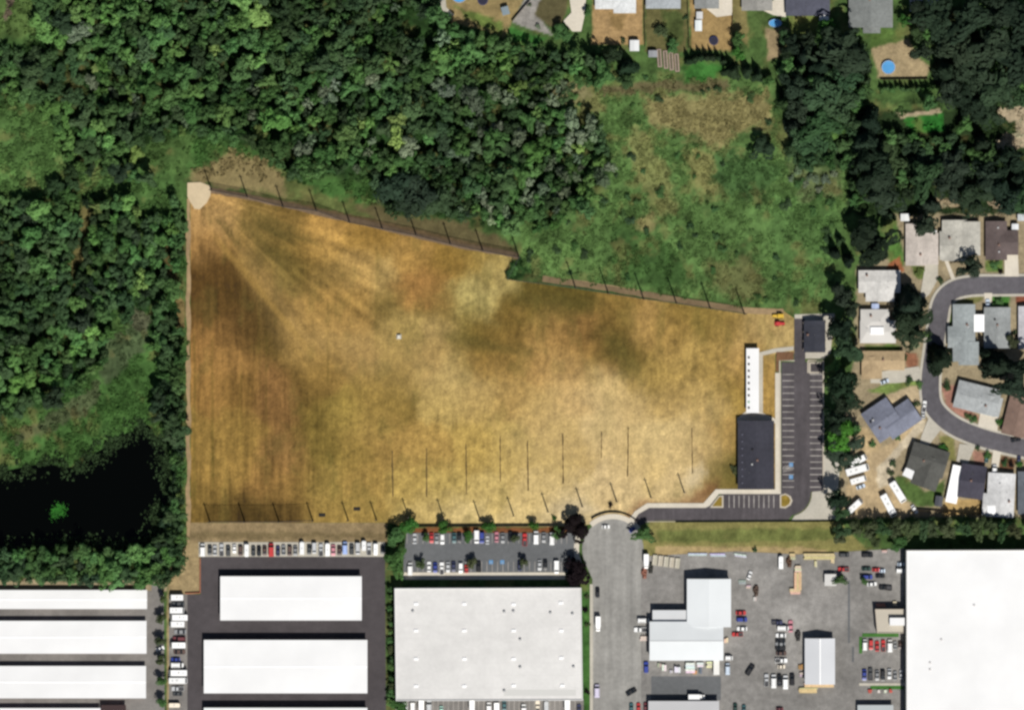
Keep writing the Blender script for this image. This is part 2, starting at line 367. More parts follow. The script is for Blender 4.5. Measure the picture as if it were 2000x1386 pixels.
LAYERS = [   # (colour, edge softness px, polygon)
    ((78, 104, 56), 1, rect(-9000, -9000, 9000, 9000)),
    ((78, 106, 56), 30, rect(-60, -60, 420, 900)),
    ((44, 70, 34), 22, WOOD_N),
    ((46, 74, 36), 25, WOOD_W),
    ((88, 112, 60), 16, [(-40, -30), (92, -30), (88, 55), (40, 75), (-40, 60)]),
    ((112, 100, 84), 5, [(20, -20), (32, -20), (14, 40), (4, 40)]),
    ((80, 110, 60), 25, [(-40, 200), (105, 250), (125, 330), (60, 380), (-40, 350)]),
    ((120, 112, 70), 8, [(155, 395), (178, 400), (182, 440), (165, 500), (140, 540), (132, 520), (158, 450)]),
    ((128, 112, 72), 5, [(322, 470), (360, 590), (362, 640), (345, 640), (343, 560), (318, 520)]),
    ((70, 104, 52), 14, [(-40, 850), (40, 825), (110, 795), (170, 745), (230, 640), (300, 650), (322, 720), (330, 850), (280, 835), (200, 880), (140, 920), (-40, 940)]),
    ((84, 96, 64), 10, [(30, 850), (110, 800), (165, 760), (195, 740), (190, 790), (160, 810), (80, 850), (30, 870)]),
    ((78, 94, 62), 12, [(195, 660), (245, 640), (280, 640), (300, 660), (240, 720), (200, 750)]),
    ((96, 100, 76), 9, [(240, 610), (265, 600), (295, 620), (285, 650), (260, 640)]),
    ((90, 120, 66), 20, [(1000, 160), (1120, 150), (1200, 140), (1520, 160), (1530, 310), (1660, 330), (1620, 600), (1450, 600), (1000, 530), (990, 440), (1150, 420), (1200, 330), (1180, 250)]),
    ((120, 122, 76), 18, [(1105, 170), (1170, 165), (1180, 215), (1140, 230)]),
    ((144, 136, 90), 22, [(1255, 190), (1340, 185), (1500, 180), (1512, 245), (1440, 262), (1400, 290), (1330, 262), (1270, 240)]),
    ((110, 104, 72), 9, [(1170, 170), (1260, 160), (1340, 155), (1420, 150), (1420, 180), (1330, 176), (1180, 185)]),
    ((62, 112, 50), 10, [(1330, 125), (1415, 125), (1415, 155), (1340, 160)]),
    ((136, 136, 84), 22, [(1340, 300), (1450, 290), (1440, 360), (1370, 390), (1350, 350)]),
    ((146, 140, 92), 16, [(1240, 430), (1280, 420), (1262, 470), (1235, 465)]),
    ((108, 114, 70), 24, [(1380, 510), (1470, 500), (1500, 575), (1450, 596), (1395, 560)]),
    ((88, 120, 66), 16, [(1500, 380), (1640, 370), (1620, 590), (1510, 590)]),
    ((84, 116, 62), 22, [(-40, 190), (95, 215), (135, 300), (140, 345), (60, 400), (-40, 380)]), ((78, 110, 58), 20, [(150, 330), (330, 340), (345, 420), (290, 430), (250, 390), (190, 400), (150, 380)]),
    ((86, 118, 62), 14, [(500, 70), (540, 60), (560, 110), (520, 120)]), ((88, 118, 62), 16, [(20, 440), (80, 470), (70, 520), (10, 500)]), ((74, 106, 54), 18, [(200, 440), (300, 430), (310, 480), (230, 490)]),
    ((30, 42, 24), 22, LAKE),
    ((102, 134, 74), 16, [(1010, 475), (1120, 480), (1180, 530), (1100, 545), (1030, 510)]),
    ((98, 112, 72), 18, [(1540, 320), (1640, 330), (1640, 380), (1570, 390)]),
    ((70, 100, 52), 18, [(1190, 430), (1300, 470), (1360, 540), (1290, 575), (1190, 520)]),
    ((128, 134, 82), 14, [(1240, 240), (1300, 320), (1330, 420), (1290, 420), (1220, 300)]),
    ((74, 104, 58), 16, [(1390, 290), (1470, 300), (1530, 330), (1480, 400), (1390, 360)]),
    ((140, 134, 96), 14, [(1060, 165), (1120, 160), (1160, 185), (1100, 200)]),
    ((44, 70, 34), 6, [(975, 505), (1010, 500), (1050, 540), (1000, 548), (985, 530)]),
    ((72, 108, 54), 14, [(380, 265), (500, 285), (560, 345), (725, 355), (735, 410), (640, 390), (540, 340), (420, 300), (370, 330)]),
    ((96, 106, 60), 10, [(500, 330), (560, 345), (640, 385), (740, 405), (740, 440), (560, 402), (480, 384)]),
    ((142, 128, 88), 14, [(392, 325), (450, 298), (520, 312), (555, 350), (560, 385), (480, 372), (415, 362), (372, 350)]),
    ((100, 92, 62), 12, [(690, 400), (740, 400), (790, 425), (900, 430), (985, 470), (1010, 500), (900, 480), (740, 440)]),
    ((130, 108, 78), 3, [(410, 368), (600, 400), (800, 445), (1012, 496), (1012, 508), (800, 462), (600, 418), (410, 384)]),
    # back gardens along the top
    ((152, 134, 92), 3, [(858, -30), (1040, -30), (1000, 42), (985, 75), (930, 55), (880, 45)]),
    ((104, 122, 62), 8, [(888, 15), (930, 25), (985, 45), (985, 70), (935, 55)]),
    ((152, 148, 142), 2, [(1040, -30), (1075, -30), (1050, 30), (1080, 70), (1000, 45)]),
    ((96, 90, 62), 4, [(1062, -20), (1112, -20), (1100, 45), (1075, 55), (1045, 30)]),
    ((62, 112, 50), 5, [(990, 52), (1068, 75), (1040, 95), (1005, 90)]),
    ((176, 146, 102), 3, [(1158, -30), (1256, -30), (1256, 88), (1156, 86)]),
    ((140, 116, 76), 8, [(1190, 25), (1225, 30), (1220, 60), (1195, 55)]),
    ((108, 104, 66), 4, [(1260, -30), (1342, -30), (1342, 100), (1262, 100)]),
    ((84, 96, 54), 6, [(1290, 20), (1335, 25), (1335, 85), (1300, 90)]),
    ((164, 138, 92), 3, [(1344, -30), (1430, -30), (1430, 100), (1350, 95)]),
    ((134, 124, 80), 4, [(1430, -30), (1456, -30), (1462, 90), (1432, 60)]),
    ((84, 106, 58), 6, [(1455, 15), (1500, 20), (1500, 70), (1462, 75)]),
    ((156, 138, 106), 4, [(1495, 55), (1540, 55), (1530, 110), (1500, 120)]),
    ((110, 122, 66), 5, [(1540, 30), (1600, 30), (1595, 75), (1560, 90), (1540, 70)]),
    ((42, 60, 34), 14, WOOD_E),
    ((86, 112, 56), 4, [(1700, 55), (1765, 60), (1755, 90), (1700, 95)]),
    ((168, 150, 116), 5, [(1702, 95), (1775, 75), (1790, 110), (1815, 130), (1810, 152), (1715, 152)]),
    ((44, 62, 34), 8, rect(1652, 215, 2040, 420)),
    ((48, 112, 44), 2, [(1758, 222), (1840, 220), (1846, 255), (1780, 262)]),
    ((176, 160, 132), 3, [(1748, 218), (1760, 225), (1835, 213), (1838, 222), (1760, 232)]),
    ((182, 166, 138), 3, [(1950, 210), (2040, 205), (2040, 285), (1948, 290), (1945, 270), (1985, 262), (1985, 236), (1948, 236)]),
    ((190, 168, 136), 4, [(1826, 388), (1876, 388), (1872, 405), (1834, 405)]),
    ((186, 166, 138), 4, [(1935, 392), (1962, 392), (1955, 406), (1938, 404)]),
    # housing
    ((160, 146, 118), 6, [(1745, 420), (2040, 415), (2040, 1010), (1640, 1010), (1640, 860), (1670, 700), (1672, 520), (1745, 500)]),
    ((84, 120, 58), 5, [(1730, 425), (1752, 425), (1768, 520), (1740, 520)]),
    ((156, 100, 68), 3, [(1735, 515), (1755, 500), (1768, 530), (1728, 530)]),
    ((92, 118, 56), 4, [(1780, 518), (1805, 518), (1808, 545), (1785, 540)]),
    ((96, 120, 62), 3, [(1924, 506), (1960, 508), (1960, 535), (1925, 530)]),
    ((120, 120, 74), 3, [(1862, 575), (1920, 572), (1920, 588), (1856, 600)]),
    ((78, 118, 52), 3, [(1848, 598), (1862, 590), (1862, 635), (1850, 650)]),
    ((70, 118, 52), 3, [(1938, 575), (1972, 575), (1972, 600), (1938, 600)]),
    ((140, 84, 64), 3, [(1982, 572), (2040, 572), (2040, 592), (1985, 592)]),
    ((98, 124, 62), 4, [(1690, 675), (1758, 672), (1760, 690), (1690, 692)]),
    ((150, 104, 80), 4, [(1768, 685), (1790, 690), (1795, 725), (1772, 725)]),
    ((120, 140, 76), 4, [(1690, 765), (1720, 752), (1795, 735), (1795, 752), (1730, 768)]),
    ((196, 176, 142), 5, [(1730, 770), (1796, 752), (1800, 800), (1772, 785), (1745, 795)]),
    ((172, 126, 110), 4, [(1838, 752), (1870, 750), (1860, 785), (1920, 815), (1905, 825), (1850, 800)]),
    ((196, 172, 132), 5, [(1676, 835), (1690, 835), (1720, 870), (1715, 890), (1680, 885)]),
    ((188, 166, 130), 6, [(1672, 885), (1715, 880), (1800, 818), (1815, 835), (1790, 850), (1735, 900), (1730, 945), (1800, 1005), (1650, 1010), (1650, 960)]),
    ((204, 190, 164), 5, [(1728, 898), (1798, 818), (1816, 834), (1790, 852), (1748, 900), (1738, 945), (1715, 950), (1712, 915)]),
    ((132, 130, 78), 4, [(1835, 850), (1862, 852), (1868, 900), (1845, 895)]),
    ((88, 112, 60), 5, [(1745, 935), (1770, 930), (1810, 960), (1845, 935), (1840, 985), (1790, 990), (1760, 965)]),
    ((194, 164, 110), 4, [(1845, 975), (1912, 972), (1912, 1005), (1840, 1008)]),
    ((100, 84, 52), 3, [(1910, 960), (1928, 940), (1925, 1005), (1912, 1005)]),
    ((170, 128, 110), 3, [(1898, 880), (1925, 885), (1920, 915), (1902, 910)]),
    ((106, 76, 56), 3, [(1955, 890), (1985, 895), (1980, 920), (1952, 915)]),
    # margins of the range and the yards
    ((176, 152, 108), 3, [(1608, 620), (1630, 615), (1628, 660), (1612, 700), (1608, 690)]),
    ((206, 200, 190), 3, [(1606, 900), (1612, 880), (1640, 905), (1632, 1012), (1560, 1016), (1582, 985)]),
    ((140, 134, 82), 2, [(1270, 1016), (1640, 1016), (1660, 1040), (1700, 1078), (1560, 1090), (1255, 1086), (1258, 1050)]),
    ((112, 118, 66), 6, [(1280, 1034), (1640, 1030), (1660, 1055), (1290, 1058)]),
    ((178, 156, 112), 3, [(1280, 1066), (1560, 1068), (1660, 1080), (1560, 1092), (1280, 1088)]),
    ((148, 84, 56), 4, [(1205, 1008), (1240, 982), (1330, 968), (1398, 954), (1392, 986), (1270, 990), (1236, 1016)]),
    ((152, 132, 98), 3, [(366, 1018), (770, 1018), (790, 1060), (372, 1066)]),
    ((128, 112, 80), 6, [(372, 1040), (755, 1040), (755, 1052), (372, 1052)]),
    ((168, 148, 110), 2, [(328, 1110), (365, 1060), (394, 1060), (394, 1158), (365, 1162), (334, 1400), (325, 1400)]),
    ((170, 154, 124), 2, [(-60, 1128), (325, 1132), (325, 1154), (-60, 1154)]),
    ((60, 84, 42), 3, [(755, 1020), (792, 1020), (792, 1060), (800, 1120), (772, 1145), (772, 1400), (754, 1400)]),
    ((66, 104, 50), 2, [(1134, 1140), (1154, 1140), (1154, 1400), (1134, 1400)]),
    ((132, 84, 54), 3, [(800, 1030), (1110, 1028), (1110, 1040), (800, 1042)]),
]
def ground_colour(px, py):
    wx = (fbm(px / 14, py / 14, 1) - .5); wy = (fbm(px / 14, py / 14, 3) - .5)
    c = np.zeros(px.shape + (3,))
    for colr, soft, poly in LAYERS:
        a = np.array(poly); pad = soft + 25
        if len(poly) == 4 and poly[0][0] < -5000: c[:] = lin(colr); continue
        k = np.where((px > a[:, 0].min() - pad) & (px < a[:, 0].max() + pad) & (py > a[:, 1].min() - pad) & (py < a[:, 1].max() + pad))[0]
        if len(k) == 0: continue
        amp = min(2.2 * soft, 40)
        d = poly_sd(px[k] + wx[k] * amp, py[k] + wy[k] * amp, poly)
        w = sstep(soft * .5, -soft * .5, d)[:, None]
        c[k] = c[k] * (1 - w) + lin(colr) * w
    # clumpy light and dark growth of the vegetation itself
    green = sstep(1.0, 1.25, c[:, 1] / (c[:, 0] + 1e-6))
    n1 = fbm(px / 22, py / 22, 2); n2 = fbm(px / 7, py / 7, 5)
    v = 1 + (n1 - .5) * 1.1 * (.35 + .65 * green) + (n2 - .5) * .9 * (.4 + .6 * green)
    c = c * np.clip(v, .3, 2)[:, None]
    t = sstep(.55, .75, fbm(px / 30 + 9, py / 30, 4))[:, None] * (green * .35)[:, None]
    c = c * (1 - t) + lin((140, 125, 80)) * t
    return np.clip(c / KEY, .004, .8)

def grid_mesh(name, xs, ys, z, colfn, mat, keep=None):
    X, Y = np.meshgrid(xs, ys)
    nx, ny = len(xs), len(ys)
    px = X.ravel() * S + 1000; py = 693 - Y.ravel() * S
    co = np.stack([X.ravel(), Y.ravel(), np.full(X.size, z)], 1)
    i = np.arange(nx - 1)[None, :] + np.arange(ny - 1)[:, None] * nx
    q = np.stack([i, i + 1, i + nx + 1, i + nx], -1).reshape(-1, 4)
    c = colfn(px, py)
    if keep is not None:
        sd = poly_sd(px, py, keep)
        q = q[(sd[q] < 0).any(1)]
        used = np.unique(q); mp = np.full(len(co), -1); mp[used] = np.arange(len(used))
        # pull the rim vertices onto the outline
        out = sd[used] > 0
        kk = used[out]
        if len(kk):
            e = 0.5
            gx = (poly_sd(px[kk] + e, py[kk], keep) - poly_sd(px[kk] - e, py[kk], keep)) / (2 * e)
            gy = (poly_sd(px[kk], py[kk] + e, keep) - poly_sd(px[kk], py[kk] - e, keep)) / (2 * e)
            co[kk, 0] -= gx * sd[kk] / S; co[kk, 1] += gy * sd[kk] / S
        co = co[used]; c = c[used]; q = mp[q]
    me = bpy.data.meshes.new(name)
    me.vertices.add(len(co)); me.vertices.foreach_set('co', co.ravel().astype(np.float32))
    me.loops.add(q.size); me.loops.foreach_set('vertex_index', q.ravel().astype(np.int32))
    me.polygons.add(len(q)); me.polygons.foreach_set('loop_start', np.arange(0, q.size, 4, dtype=np.int32))
    me.update(calc_edges=True)
    at = me.color_attributes.new('tone', 'FLOAT_COLOR', 'POINT')
    at.data.foreach_set('color', np.concatenate([c, np.ones((len(c), 1))], 1).ravel().astype(np.float32))
    me.materials.append(MAT[mat])
    o = link(name, me); o['kind'] = 'structure'
    return o
xs = np.concatenate([[-9000, -3000, -900, -400, -290], np.arange(-236, 236.1, 0.8), [290, 400, 900, 3000, 9000]])
ys = np.concatenate([[-9000, -3000, -900, -350, -220], np.arange(-166, 166.1, 0.8), [220, 350, 900, 3000, 9000]])
grid_mesh('ground', xs, ys, 0.0, ground_colour, 'ground')

# ---- the dry field: grass tones by place, net shade painted in at lower left (px, py, r, g, b)
FC = [(390, 430, 186, 146, 84), (400, 470, 170, 128, 66), (440, 420, 190, 150, 82), (500, 430, 150, 122, 58), (560, 420, 140, 112, 50), (640, 440, 192, 148, 68),
      (640, 470, 190, 150, 72), (720, 460, 160, 124, 50), (800, 490, 172, 134, 62), (880, 505, 150, 118, 46), (940, 520, 156, 130, 58), (975, 545, 186, 166, 96),
      (430, 520, 118, 86, 36), (400, 540, 112, 82, 34), (460, 570, 106, 80, 32), (520, 620, 112, 88, 36), (480, 630, 118, 88, 40), (400, 600, 120, 88, 38), (545, 660, 118, 94, 40), (440, 640, 120, 88, 40),
      (470, 480, 168, 132, 62), (520, 545, 168, 132, 62), (580, 630, 172, 136, 66), (610, 680, 168, 134, 66), (500, 480, 118, 100, 42), (560, 520, 124, 106, 46), (600, 490, 150, 118, 50), (640, 540, 138, 112, 52),
      (700, 530, 184, 148, 78), (740, 540, 180, 150, 84), (700, 580, 168, 132, 62), (640, 600, 176, 138, 66), (760, 590, 134, 112, 52), (820, 560, 172, 126, 60), (850, 600, 146, 120, 56), (920, 590, 182, 164, 92),
      (940, 570, 188, 170, 100), (890, 640, 150, 130, 56), (800, 650, 178, 152, 82), (860, 650, 176, 148, 88), (930, 650, 132, 108, 42), (990, 670, 136, 108, 44), (1000, 590, 132, 106, 40), (1040, 570, 112, 96, 34),
      (1100, 590, 110, 94, 34), (1080, 640, 168, 130, 66), (1140, 650, 150, 112, 54), (1060, 620, 160, 128, 60), (1200, 600, 150, 120, 52), (1190, 660, 108, 92, 36), (1220, 690, 118, 98, 40), (1260, 620, 178, 142, 74),
      (1320, 620, 150, 122, 52), (1300, 650, 172, 138, 68), (1380, 620, 146, 122, 52), (1420, 640, 166, 136, 66), (1480, 640, 186, 156, 92), (1520, 660, 184, 158, 96), (1260, 740, 166, 138, 66), (1330, 700, 176, 146, 74),
      (1400, 700, 172, 142, 70), (1440, 760, 160, 132, 58), (1300, 780, 176, 146, 76), (1380, 780, 184, 154, 84), (1420, 860, 178, 144, 72), (1425, 920, 128, 108, 42), (1400, 935, 150, 126, 56), (1500, 760, 176, 142, 70),
      (1240, 800, 200, 170, 104), (1180, 770, 204, 174, 108), (1120, 760, 196, 160, 90), (1100, 720, 180, 142, 74), (1180, 830, 208, 180, 116), (1280, 860, 208, 182, 116), (1330, 860, 206, 178, 112), (1240, 900, 204, 176, 108),
      (1340, 930, 206, 180, 122), (1200, 950, 210, 184, 128), (1100, 860, 192, 162, 88), (1060, 800, 192, 160, 88), (1000, 760, 180, 146, 76), (1060, 900, 192, 164, 86), (1000, 880, 190, 162, 84), (930, 860, 186, 156, 76),
      (940, 780, 190, 160, 88), (880, 740, 190, 164, 94), (860, 780, 188, 160, 86), (850, 700, 176, 144, 76), (770, 740, 150, 124, 54), (760, 790, 146, 120, 52), (780, 680, 176, 146, 70), (700, 700, 172, 138, 70),
      (720, 760, 166, 136, 62), (640, 720, 152, 120, 54), (680, 800, 156, 132, 56), (620, 820, 134, 112, 44), (720, 830, 170, 140, 66), (760, 870, 172, 138, 66), (830, 880, 182, 148, 72), (700, 880, 160, 132, 58),
      (620, 880, 140, 118, 48), (640, 950, 160, 134, 60), (720, 950, 170, 138, 64), (800, 950, 182, 154, 76), (880, 950, 188, 162, 84), (960, 960, 196, 170, 98), (1060, 960, 204, 178, 112), (820, 1005, 196, 170, 100),
      (900, 1005, 206, 182, 118), (1000, 1015, 206, 182, 120), (1100, 1010, 206, 184, 132), (400, 660, 168, 124, 60), (440, 700, 166, 124, 60), (420, 760, 160, 120, 56), (400, 850, 158, 126, 56), (470, 760, 140, 106, 46),
      (480, 850, 156, 124, 54), (540, 760, 146, 106, 54), (545, 820, 142, 104, 52), (560, 880, 152, 114, 58), (590, 760, 132, 104, 44), (440, 930, 164, 130, 58), (520, 940, 156, 118, 56), (580, 950, 152, 120, 54),
      (410, 1000, 140, 112, 48), (500, 1005, 112, 88, 38), (440, 1005, 108, 84, 36), (560, 1005, 116, 90, 40), (640, 1000, 168, 138, 64), (720, 1000, 174, 144, 68), (1375, 880, 196, 164, 96), (1440, 690, 188, 152, 84),  # dark brown points paint the net's shadow into the grass
      (1470, 720, 176, 140, 70), (1500, 850, 170, 138, 68), (1000, 700, 164, 130, 62), (1050, 690, 176, 138, 72), (950, 720, 150, 118, 50), (1150, 700, 158, 124, 58)]
FCa = np.array(FC, float)
FCl = lin(FCa[:, 2:5])
def field_colour(px, py):
    num = np.zeros((len(px), 3)); den = np.full(len(px), 1e-9)
    wx = px + (fbm(px / 40, py / 40, 1) - .5) * 50; wy = py + (fbm(px / 40, py / 40, 2) - .5) * 50
    for (cx, cy), c in zip(FCa[:, :2], FCl):
        d2 = (wx - cx) ** 2 + (wy - cy) ** 2
        w = np.exp(-d2 / (2 * 23.0 ** 2)) + 1e-5 * np.exp(-d2 / (2 * 120.0 ** 2))
        num += w[:, None] * c; den += w
    c = num / den[:, None]
    vx, vy = px - 385, py - 372
    r = np.hypot(vx, vy); th = np.arctan2(vy, vx)
    rad = fbm(th * 26, r / 160, 3); ver = fbm(px / 9, py / 150, 4); dia = fbm((px * .35 + py) / 16, (px - .35 * py) / 130, 6)
    wr = sstep(620, 350, r) * sstep(1.25, .95, th)
    wv = sstep(760, 560, px) * (1 - wr)
    wd = (1 - wr) * (1 - wv)
    v = (rad - .5) * .80 * wr + (ver - .5) * .62 * wv + (fbm((px * .5 + py) / 9, (px - .5 * py) / 80, 6) - .5) * .12 * wd + (fbm(px / 12, py / 16, 0) - .5) * .45 * wd
    vf = fbm(px / 4, py / 46, 2)
    v = v + (fbm(px / 18, py / 18, 5) - .5) * .42 + (fbm(px / 7, py / 7, 7) - .5) * .45 + (vf - .5) * (.32 + .28 * wv) + (vnoise(px / 2.6, py / 2.6, 3) - .5) * .26
    tri = poly_sd(px + (vf - .5) * 14, py + (fbm(px / 25, py / 25, 0) - .5) * 26, [(372, 462), (398, 468), (440, 498), (505, 560), (560, 632), (585, 672), (520, 690), (470, 655), (430, 600), (400, 640), (372, 630)])
    c = c * (1 - .12 * sstep(14, -14, tri))[:, None]
    c = c * np.clip(1.04 + v, .4, 1.8)[:, None]
    g = sstep(.56, .74, fbm(px / 34, py / 60, 2))[:, None] * .22
    c = c * (1 - g) + lin((116, 112, 50)) * g
    for colr, soft, wgt, poly in (((212, 184, 132), 45, .45, [(1090, 740), (1180, 740), (1260, 800), (1390, 800), (1400, 930), (1200, 980), (1020, 960), (1000, 860)]), ((196, 164, 104), 30, .35, [(430, 410), (600, 640), (760, 640), (1000, 760), (900, 800), (700, 720), (560, 660)]),
                                  ((142, 90, 58), 7, .85, [(1212, 1014), (1245, 984), (1330, 970), (1402, 944), (1404, 962), (1385, 990), (1265, 992), (1235, 1014)]), ((98, 98, 40), 16, .7, [(1392, 905), (1445, 890), (1445, 955), (1405, 955)]),
                                  ((206, 190, 160), 10, .55, [(1085, 990), (1140, 985), (1180, 1000), (1110, 1024)]), ((214, 200, 168), 8, .6, [(1335, 935), (1370, 915), (1380, 935), (1345, 955)]), ((92, 84, 36), 5, .7, [(418, 424), (432, 426), (475, 470), (470, 482), (440, 456)]), ((92, 86, 38), 8, .7, [(490, 418), (530, 428), (585, 455), (620, 478), (560, 470), (505, 445)]),
                                  ((100, 90, 40), 7, .6, [(455, 420), (475, 424), (530, 480), (560, 520), (520, 500)]), ((104, 98, 42), 16, .5, [(985, 560), (1100, 575), (1180, 590), (1150, 612), (1040, 606), (990, 600)]), ((100, 92, 40), 9, .6, [(850, 655), (920, 650), (1000, 668), (1060, 690), (960, 690), (880, 672)]), ((112, 104, 46), 12, .45, [(1180, 640), (1215, 660), (1240, 710), (1200, 690)])):
        w = sstep(soft * 1.6, -soft * 1.6, poly_sd(px + (vf - .5) * 30, py + (rad - .5) * 40, poly))[:, None] * wgt * .75
        c = c * (1 - w) + lin(colr) * w
    rw = (sstep(1.9, 2.6, c[:, 0] / c[:, 1]) * .5)[:, None]
    c = c * (1 - rw) + c * np.array([.93, 1.06, 1.0]) * rw
    lum = c.mean(1, keepdims=True); c = lum + (c - lum) * .90
    c = c * (np.clip(lum, .03, .6) / .20) ** .22 * np.array([.900, .885, .865])
    # mown edge of the brown triangle below the bright diagonal track
    dd = np.abs((px - 400) * .766 - (py - 440) * .643)
    m = (sstep(10, 2, dd) * sstep(400, 440, px) * sstep(620, 560, px) * .35)[:, None]
    c = c * (1 - m) + lin((184, 148, 78)) * m
    # narrow wheel tracks running north and south
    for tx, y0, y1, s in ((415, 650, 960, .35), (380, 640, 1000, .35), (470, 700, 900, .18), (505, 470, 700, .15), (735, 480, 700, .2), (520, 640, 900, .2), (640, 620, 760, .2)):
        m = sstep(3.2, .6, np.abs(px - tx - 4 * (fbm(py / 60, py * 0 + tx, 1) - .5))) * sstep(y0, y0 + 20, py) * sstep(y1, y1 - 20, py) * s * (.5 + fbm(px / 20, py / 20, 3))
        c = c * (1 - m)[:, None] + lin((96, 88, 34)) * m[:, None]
    return np.clip(c / KEY, .01, .8)
fx0, fy0 = W(366, 1034); fx1, fy1 = W(1558, 366)
grid_mesh('dry_field', np.arange(fx0, fx1, .55), np.arange(fy0, fy1, .55), 0.06, field_colour, 'field', keep=FIELD)

# ---- water and paved ground
structure('lake', MB().sheet(WP(LAKE), 0.05), 'water')
mb = MB()
for k in range(170):
    cx, cy = rnd.gauss(0, 1), rnd.gauss(0, 1)
    cx, cy = 113 + cx * 5 + cy * 6.5, 997 + cx * 4.5 - cy * 6.5
    r = rnd.uniform(1, 4.2) * max(.25, 1 - math.hypot(cx - 113, cy - 997) / 30)
    n = 7; mb.sheet(WP([(cx + r * rnd.uniform(.6, 1.2) * math.cos(2 * math.pi * i / n), cy + r * rnd.uniform(.6, 1.2) * math.sin(2 * math.pi * i / n)) for i in range(n)]), 0.08 + .004 * k)
MAT['algae'] = surf('algae', alb(44, 112, 32), noises=((0.3, .6, 1.3),))
o = link('algae_patch', mb.mesh('algae_patch', 'algae')); o['kind'] = 'stuff'; o['label'] = 'green patch of algae floating on the black pond'

def wobble(pts, a, seed):
    r = random.Random(seed)
    return [(x + r.uniform(-a, a), y + r.uniform(-a, a)) for x, y in pts]
left = [(364 + 1.2 * math.sin(y * .05) + rnd.uniform(-1, 1), y) for y in range(388, 1070, 12)]
right = [(372 + 1.2 * math.sin(y * .07 + 1) + rnd.uniform(-.8, .8), y) for y in range(388, 1070, 12)]
structure('dirt_path', MB().sheet(WP(left + right[::-1]), 0.10), 'dirt')
structure('gravel_pad', MB().prism(WP([(366, 357), (392, 356), (412, 364), (411, 382), (404, 396), (390, 409), (380, 408), (372, 395), (366, 384)]), -.1, 0.35), 'gravelpad')
a = wobble(smooth([(411, 372), (520, 393), (640, 420), (760, 447), (880, 476), (1012, 500)], 8), 1.0, 3)
mb = MB(); strip(mb, WP(a), M(-5), M(6), 0.11); structure('dirt_strip', mb, 'dirt_dark')
b = wobble(smooth([(1060, 546), (1180, 562), (1300, 583), (1452, 606), (1530, 610)], 8), .8, 4)
mb = MB(); strip(mb, WP(b), M(-5), M(7), 0.11); structure('dirt_strip', mb, 'dirt')

structure('parking_lot', MB().sheet(WP([(1526, 707), (1551, 707), (1551, 622), (1573, 622), (1573, 707), (1607, 707), (1607, 958), (1584, 960)] + arc(1540, 962, 44, 0, -80, 12) +
          [(1540, 1014), (1280, 1016), (1258, 1022), (1240, 1030), (1226, 1016), (1245, 1000), (1262, 991), (1378, 991), (1412, 963), (1526, 961)]), 0.12), 'asphalt_new')
structure('storage_yard', MB().sheet(WP([(392, 1086), (752, 1086), (754, 1420), (366, 1420), (366, 1160), (392, 1160)]), 0.12), 'asphalt')
structure('parking_strip', MB().sheet(WP([(388, 1058), (752, 1058), (752, 1086.5), (388, 1086.5)]), 0.125), 'path')
structure('storage_lane', MB().sheet(WP([(-60, 1153), (296, 1153), (296, 1136), (306, 1133), (320, 1160), (322, 1420), (-60, 1420)]), 0.10), 'asphalt_old')
structure('parking_strip', MB().sheet(WP([(330, 1160), (367, 1160), (367, 1420), (330, 1420)]), 0.11), 'asphalt_old')
structure('parking_lot', MB().sheet(WP([(794, 1040), (1120, 1040), (1132, 1052), (1128, 1090), (1110, 1118), (788, 1118), (788, 1090)]), 0.12), 'asphalt_lot')
structure('pavement', MB().prism(WP([(785, 1117), (1104, 1117), (1104, 1131), (785, 1131)]), -.1, 0.26), 'concrete')
structure('loading_yard', MB().sheet(WP([(772, 1364), (1140, 1364), (1140, 1420), (772, 1420)]), 0.10), 'asphalt_old')
structure('road', MB().sheet(WP(arc(1197, 1072, 60, 205, -25, 40) + [(1252, 1120), (1252, 1420), (1157, 1420), (1157, 1130)]), 0.14), 'culdesac')
structure('industrial_yard', MB().sheet(WP([(1250, 1086), (1440, 1076), (1560, 1082), (1766, 1070), (1766, 1420), (1250, 1420)]), 0.12), 'yard')
mb = MB(); strip(mb, WP(arc(1197, 1072, 64, 132, 38, 24)), M(-5), M(5), -.1, 0.29)
structure('pavement', mb, 'concrete')
structure('pavement', MB().prism(WP(arc(1197, 1072, 66, 157, 204, 12) + arc(1197, 1072, 76, 200, 160, 12)), -.1, 0.27), 'concrete')
structure('pavement', MB().prism(WP([(1152, 1140), (1158, 1140), (1158, 1420), (1152, 1420)]), -.1, 0.28), 'path')
# white walk round the range building
walk = [(1514, 728), (1525, 728), (1525, 964), (1404, 964), (1386, 987), (1378, 991), (1268, 991), (1247, 1003), (1234, 1022), (1226, 1016), (1240, 998), (1264, 982), (1374, 982), (1398, 955), (1514, 955)]
structure('pavement', MB().prism(WP(walk), -.1, 0.27), 'concrete')
structure('pavement', MB().prism(WP([(1483, 688), (1514, 680), (1550, 676), (1550, 684), (1516, 688), (1490, 694), (1490, 818), (1483, 818)]), -.1, 0.20), 'path')
structure('pavement', MB().prism(WP([(1440, 816), (1457, 803), (1483, 803), (1512, 816), (1516, 822), (1516, 826), (1440, 826)]), -.1, 0.23), 'concrete')
structure('mulch_bed', MB().prism(WP([(1516, 687), (1550, 687), (1550, 702), (1521, 704), (1521, 726), (1515, 726)]), -.1, 0.24), 'mulch')
structure('concrete_apron', MB().sheet(WP([(1552, 614), (1630, 612), (1622, 690), (1609, 700), (1572, 700), (1572, 622), (1552, 622)]), 0.115), 'path')
structure('concrete_apron', MB().sheet(WP([(1607, 885), (1622, 900), (1640, 915), (1632, 1013), (1545, 1017)] + arc(1540, 962, 46, -75, 0, 10)), 0.11), 'path')
